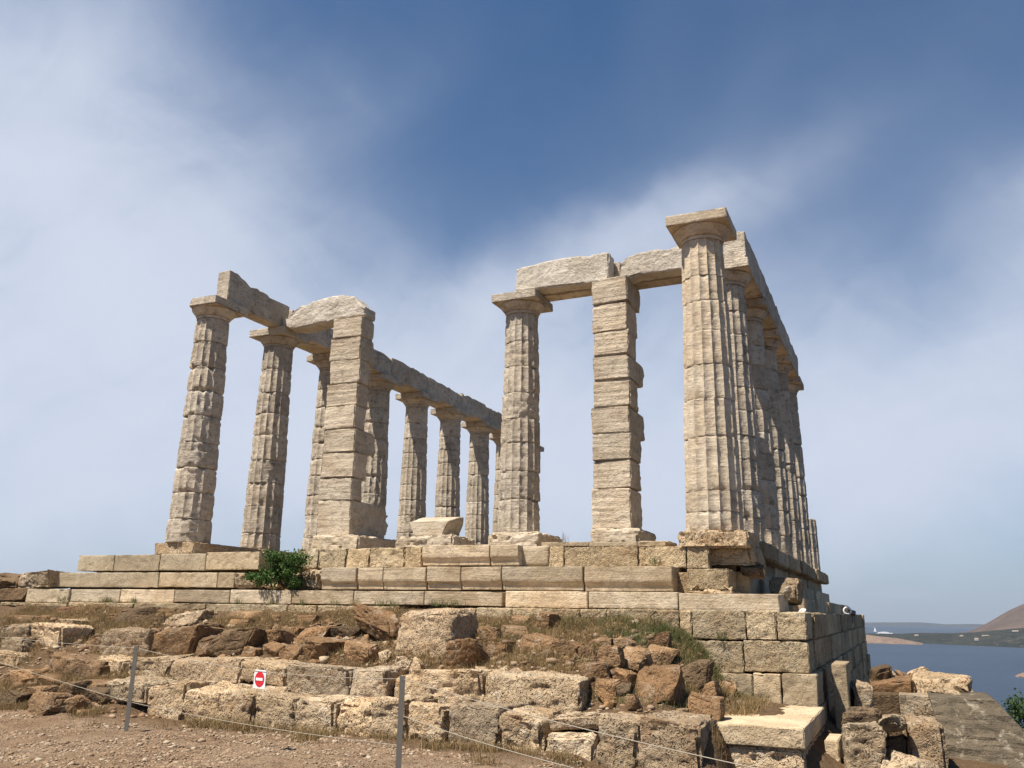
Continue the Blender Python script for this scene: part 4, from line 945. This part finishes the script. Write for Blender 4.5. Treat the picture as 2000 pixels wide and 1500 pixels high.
for i, (a, b, c_) in enumerate(wl):
    yy_ = -1.45 if b > 1150 and b < 1200 else (-.62 if b < 1150 else -1.8)
    p = un(a, b, y=yy_); V, Q = blades(np.array([[0, 0, 0.]]), .07, .17, .004, 90+i, 46, .055, .45)
    where = 'on the upper step right of the middle' if b < 1150 else ('on the right foundation courses' if b > 1200 else 'along the foot of the marble step')
    nn2 = 14 if 'foot' in where else 1
    tag(obj('weed', V, Q, M['green'], None, tuple(p), smooth=False), 'small weed tuft %s%s' % (where, (', number %d counted from the left' % (sorted([t[0] for t in wl if 1150 < t[1] < 1200]).index(a)+1)) if 'foot' in where else ''), 'weed', 'weeds on the steps')
p = un(1100, 1059, y=-.05); V, Q = blades(np.array([[0, 0, 0.]]), .12, .26, .003, 120, 16, .05, .6)
tag(obj('dead_weed', V, Q, M['dry'], None, tuple(p), smooth=False), 'thin dead weed against the sky between column and right pier', 'weed')

# pebbles
rs = np.random.RandomState(44); G, Qb = boxgrid(2, 2, 2); Nn = G/np.linalg.norm(G+1e-9, axis=1, keepdims=True)*.5
pb = scatter(42000, -7, 9, -9.2, -5.6, lambda P: fbm(P*1.4, 3, 91) > -.02); pc = scatter(9000, -8, 7, -5.0, -1.9, lambda P: P[:, 0] > -99)
pb = np.vstack([pb, pc]); pb[:, 2] = ground_z(pb[:, 0], pb[:, 1])
sz = rs.gamma(1.3, .007, len(pb))+.004; sz = np.minimum(sz, .085); sz[-len(pc):] *= 1.9
VV = (Nn[None]*(1+rs.normal(0, .16, (len(pb), len(Nn), 1)))*(sz[:, None]*np.stack([np.ones(len(pb)), rs.uniform(.6, 1.1, len(pb)), rs.uniform(.4, .8, len(pb))], 1))[:, None, :]*1.6)
ca = rs.uniform(0, 6.28, len(pb)); cx_, sx_ = np.cos(ca)[:, None], np.sin(ca)[:, None]
VV = np.stack([VV[..., 0]*cx_-VV[..., 1]*sx_, VV[..., 0]*sx_+VV[..., 1]*cx_, VV[..., 2]], -1)+pb[:, None, :]
QQ = (Qb[None]+(np.arange(len(pb))*len(G))[:, None, None]).reshape(-1, 4)
def pebble_mat():
    m = bpy.data.materials.new('pebbles'); m.use_nodes = True; t = NT(m.node_tree); g = t.add('ShaderNodeNewGeometry')
    c = t.mixc(g.outputs['Random Per Island'], (.31, .22, .14), (.20, .125, .072)); c = t.mixc(t.ramp(t.math('FRACT', t.math('MULTIPLY', g.outputs['Random Per Island'], 13.7)), .7, .95), c, (.36, .29, .205))
    bs = t.add('ShaderNodeBsdfPrincipled', inp={'Base Color': c, 'Roughness': .95}); t.add('ShaderNodeOutputMaterial', inp={0: bs.outputs[0]}); return m
tag(obj('pebbles', VV.reshape(-1, 3), QQ, pebble_mat(), smooth=False), 'loose pale pebbles strewn over the trodden ground', 'pebbles', kind='stuff')

pc2 = np.vstack([scatter(2600, -9, 7.0, -4.3, -1.9, lambda P: fbm(P*1.2, 3, 95) > -.15), scatter(500, -8, -.6, -6.2, -4.6, lambda P: P[:, 0] < 99)])
pc2[:, 2] = ground_z(pc2[:, 0], pc2[:, 1])+.005; n2 = len(pc2); sz2 = np.minimum(rs.gamma(1.8, .017, n2)+.015, .11)
V2_ = Nn[None]*(1+rs.normal(0, .22, (n2, len(Nn), 1)))*(sz2[:, None]*np.stack([np.ones(n2), rs.uniform(.6, 1.1, n2), rs.uniform(.45, .9, n2)], 1))[:, None, :]*1.7
ca = rs.uniform(0, 6.28, n2); cx_, sx_ = np.cos(ca)[:, None], np.sin(ca)[:, None]
V2_ = np.stack([V2_[..., 0]*cx_-V2_[..., 1]*sx_, V2_[..., 0]*sx_+V2_[..., 1]*cx_, V2_[..., 2]], -1)+pc2[:, None, :]
mb_ = bpy.data.materials.new('broken_brown_stones'); mb_.use_nodes = True; t = NT(mb_.node_tree); g = t.add('ShaderNodeNewGeometry')
c = t.mixc(g.outputs['Random Per Island'], (.25, .145, .07), (.13, .082, .048)); c = t.mixc(t.ramp(t.math('FRACT', t.math('MULTIPLY', g.outputs['Random Per Island'], 17.1)), .8, .95), c, (.38, .29, .19))
t.add('ShaderNodeOutputMaterial', inp={0: t.add('ShaderNodeBsdfPrincipled', inp={'Base Color': c, 'Roughness': .95}).outputs[0]})
tag(obj('rubble', V2_.reshape(-1, 3), (Qb[None]+(np.arange(n2)*len(G))[:, None, None]).reshape(-1, 4), mb_, smooth=False), 'small broken brown stones strewn through the bank', 'rubble', kind='stuff')

# tree cut by the right edge
tp = un(2006, 1440, d=22); tr = empty('pine_tree', tuple(tp)); tag(tr, 'dark green tree cut off by the right edge beside the sea', 'tree')
V, Q = leaves(5200, (.3, 0, .0), (.85, .8, 1.1), .05, 15, .3, 22); obj('crown', V, Q, M['leaf_dark'], tr, smooth=False)
V, Q = tube([(.3, 0, -4.5), (.35, .05, -2), (.3, 0, .2)], .09, 8); obj('trunk', V, Q, M['bark'], tr)

# ------------------------------------------------------------------ far buildings and boat
def far(px, py, d):
    r = ray(px, py); hl = math.hypot(r[0], r[1]); return CP+r*d/hl
hs_ = 0
for i, (px, py, w_, h_, lab) in enumerate([(1790, 1241, 12, 5, 'tiny white house alone in the middle of the wooded coast'), (1878, 1243, 9, 8, 'small white tower-like house near the shore right of the middle'),
        (1907, 1249, 10, 9, 'tan house close to the beach'), (1925, 1242, 22, 5, 'long low white house left of the pair on the slope'), (1969, 1240, 26, 6, 'upper white house of the pair on the right slope'), (1964, 1245, 24, 6, 'lower white house of the pair on the right slope'),
        (1988, 1251, 22, 5, 'low pale house near the right edge above the beach'), (1983, 1233, 18, 5, 'small house highest on the wooded slope')]):
    p = far(px, py, (4900 if py > 1246 else 5080) if px > 1895 else 5150); r = empty('white_house', (p[0], p[1], p[2]-h_/2)); tag(r, lab, 'house', 'small houses on the far coast')
    r.rotation_euler = (0, 0, .3); r.scale = (1.5, 1.5, 1.3)
    V, Q = plate(w_, h_*.72, 8, -4, 0); obj('wall', V, Q, M['house'], r, smooth=False)
    V = [(-w_/2-.4, -4.4, h_*.72), (w_/2+.4, -4.4, h_*.72), (w_/2+.4, 4.4, h_*.72), (-w_/2-.4, 4.4, h_*.72), (-w_/2-.4, 0, h_), (w_/2+.4, 0, h_)]
    obj('roof', V, [(0, 1, 5, 4), (2, 3, 4, 5), (1, 2, 5), (3, 0, 4), (3, 2, 1, 0)], M['pale_poros'], r, smooth=False)
p = far(1727, 1237.5, 7170); r = empty('white_yacht', (p[0], p[1], SEA)); tag(r, 'long white motor ship on the sea beyond the wooded cape', 'ship'); r.rotation_euler = (0, 0, .35); r.scale = (1.45, 1.45, 1.2)
hz_ = float(p[2]-SEA)
V = []; prof = [(-38, 0), (-36, 4.5), (-8, 6), (30, 6), (42, 8), (36, 0)]
V = [(x, y_, z) for y_ in (-6, 6) for x, z in prof]; n = 6
obj('hull', V, [tuple(range(n)), tuple(range(2*n-1, n-1, -1))]+[(i, n+i, n+(i+1) % n, (i+1) % n) for i in range(n)], M['white'], r, smooth=False)
prof = [(-30, 6), (-27, 11), (-4, 14), (12, 14), (24, 10), (30, 6.1)]; V = [(x, y_, z) for y_ in (-5, 5) for x, z in prof]
obj('cabin', V, [tuple(range(n)), tuple(range(2*n-1, n-1, -1))]+[(i, n+i, n+(i+1) % n, (i+1) % n) for i in range(n)], M['white'], r, smooth=False)
p = far(1709, 1234, 8235); r = empty('sailboat', (p[0], p[1], SEA)); tag(r, 'tiny white sailboat left of the long white ship', 'boat'); r.scale = (2, 2, 2)
prof = [(-6, 0), (-7, 1.6), (8, 1.8), (6, 0)]; n = 4; V = [(x, y_, z) for y_ in (-1.6, 1.6) for x, z in prof]
obj('hull', V, [tuple(range(n)), tuple(range(2*n-1, n-1, -1))]+[(i, n+i, n+(i+1) % n, (i+1) % n) for i in range(n)], M['white'], r, smooth=False)
obj('sail', [(-4, -.1, 2), (5, -.1, 2), (1, -.1, 20), (-4, .1, 2), (5, .1, 2), (1, .1, 20)], [(0, 1, 2), (5, 4, 3), (0, 3, 4, 1), (1, 4, 5, 2), (2, 5, 3, 0)], M['white'], r, smooth=False)
V, Q = tube([(1, 0, 1), (1, 0, 20.5)], .25, 6); obj('mast', V, Q, M['steel'], r)

# ------------------------------------------------------------------ air
hv = [(x, y, z) for x in (-21000, 21000) for y in (-21000, 21000) for z in (-150, 460)]
ho = obj('haze', hv, [(0, 1, 3, 2), (4, 6, 7, 5), (0, 4, 5, 1), (2, 3, 7, 6), (0, 2, 6, 4), (1, 5, 7, 3)], None, smooth=False)
hm = bpy.data.materials.new('haze'); hm.use_nodes = True; t = NT(hm.node_tree)
pv = t.add('ShaderNodeVolumePrincipled'); pv.inputs['Color'].default_value = (.80, .88, 1.0, 1); pv.inputs['Density'].default_value = 3.4e-5; pv.inputs['Anisotropy'].default_value = .3
t.add('ShaderNodeOutputMaterial', inp={1: pv.outputs[0]}); ho.data.materials.append(hm); tag(ho, 'thin blue summer haze over the bay', kind='stuff')
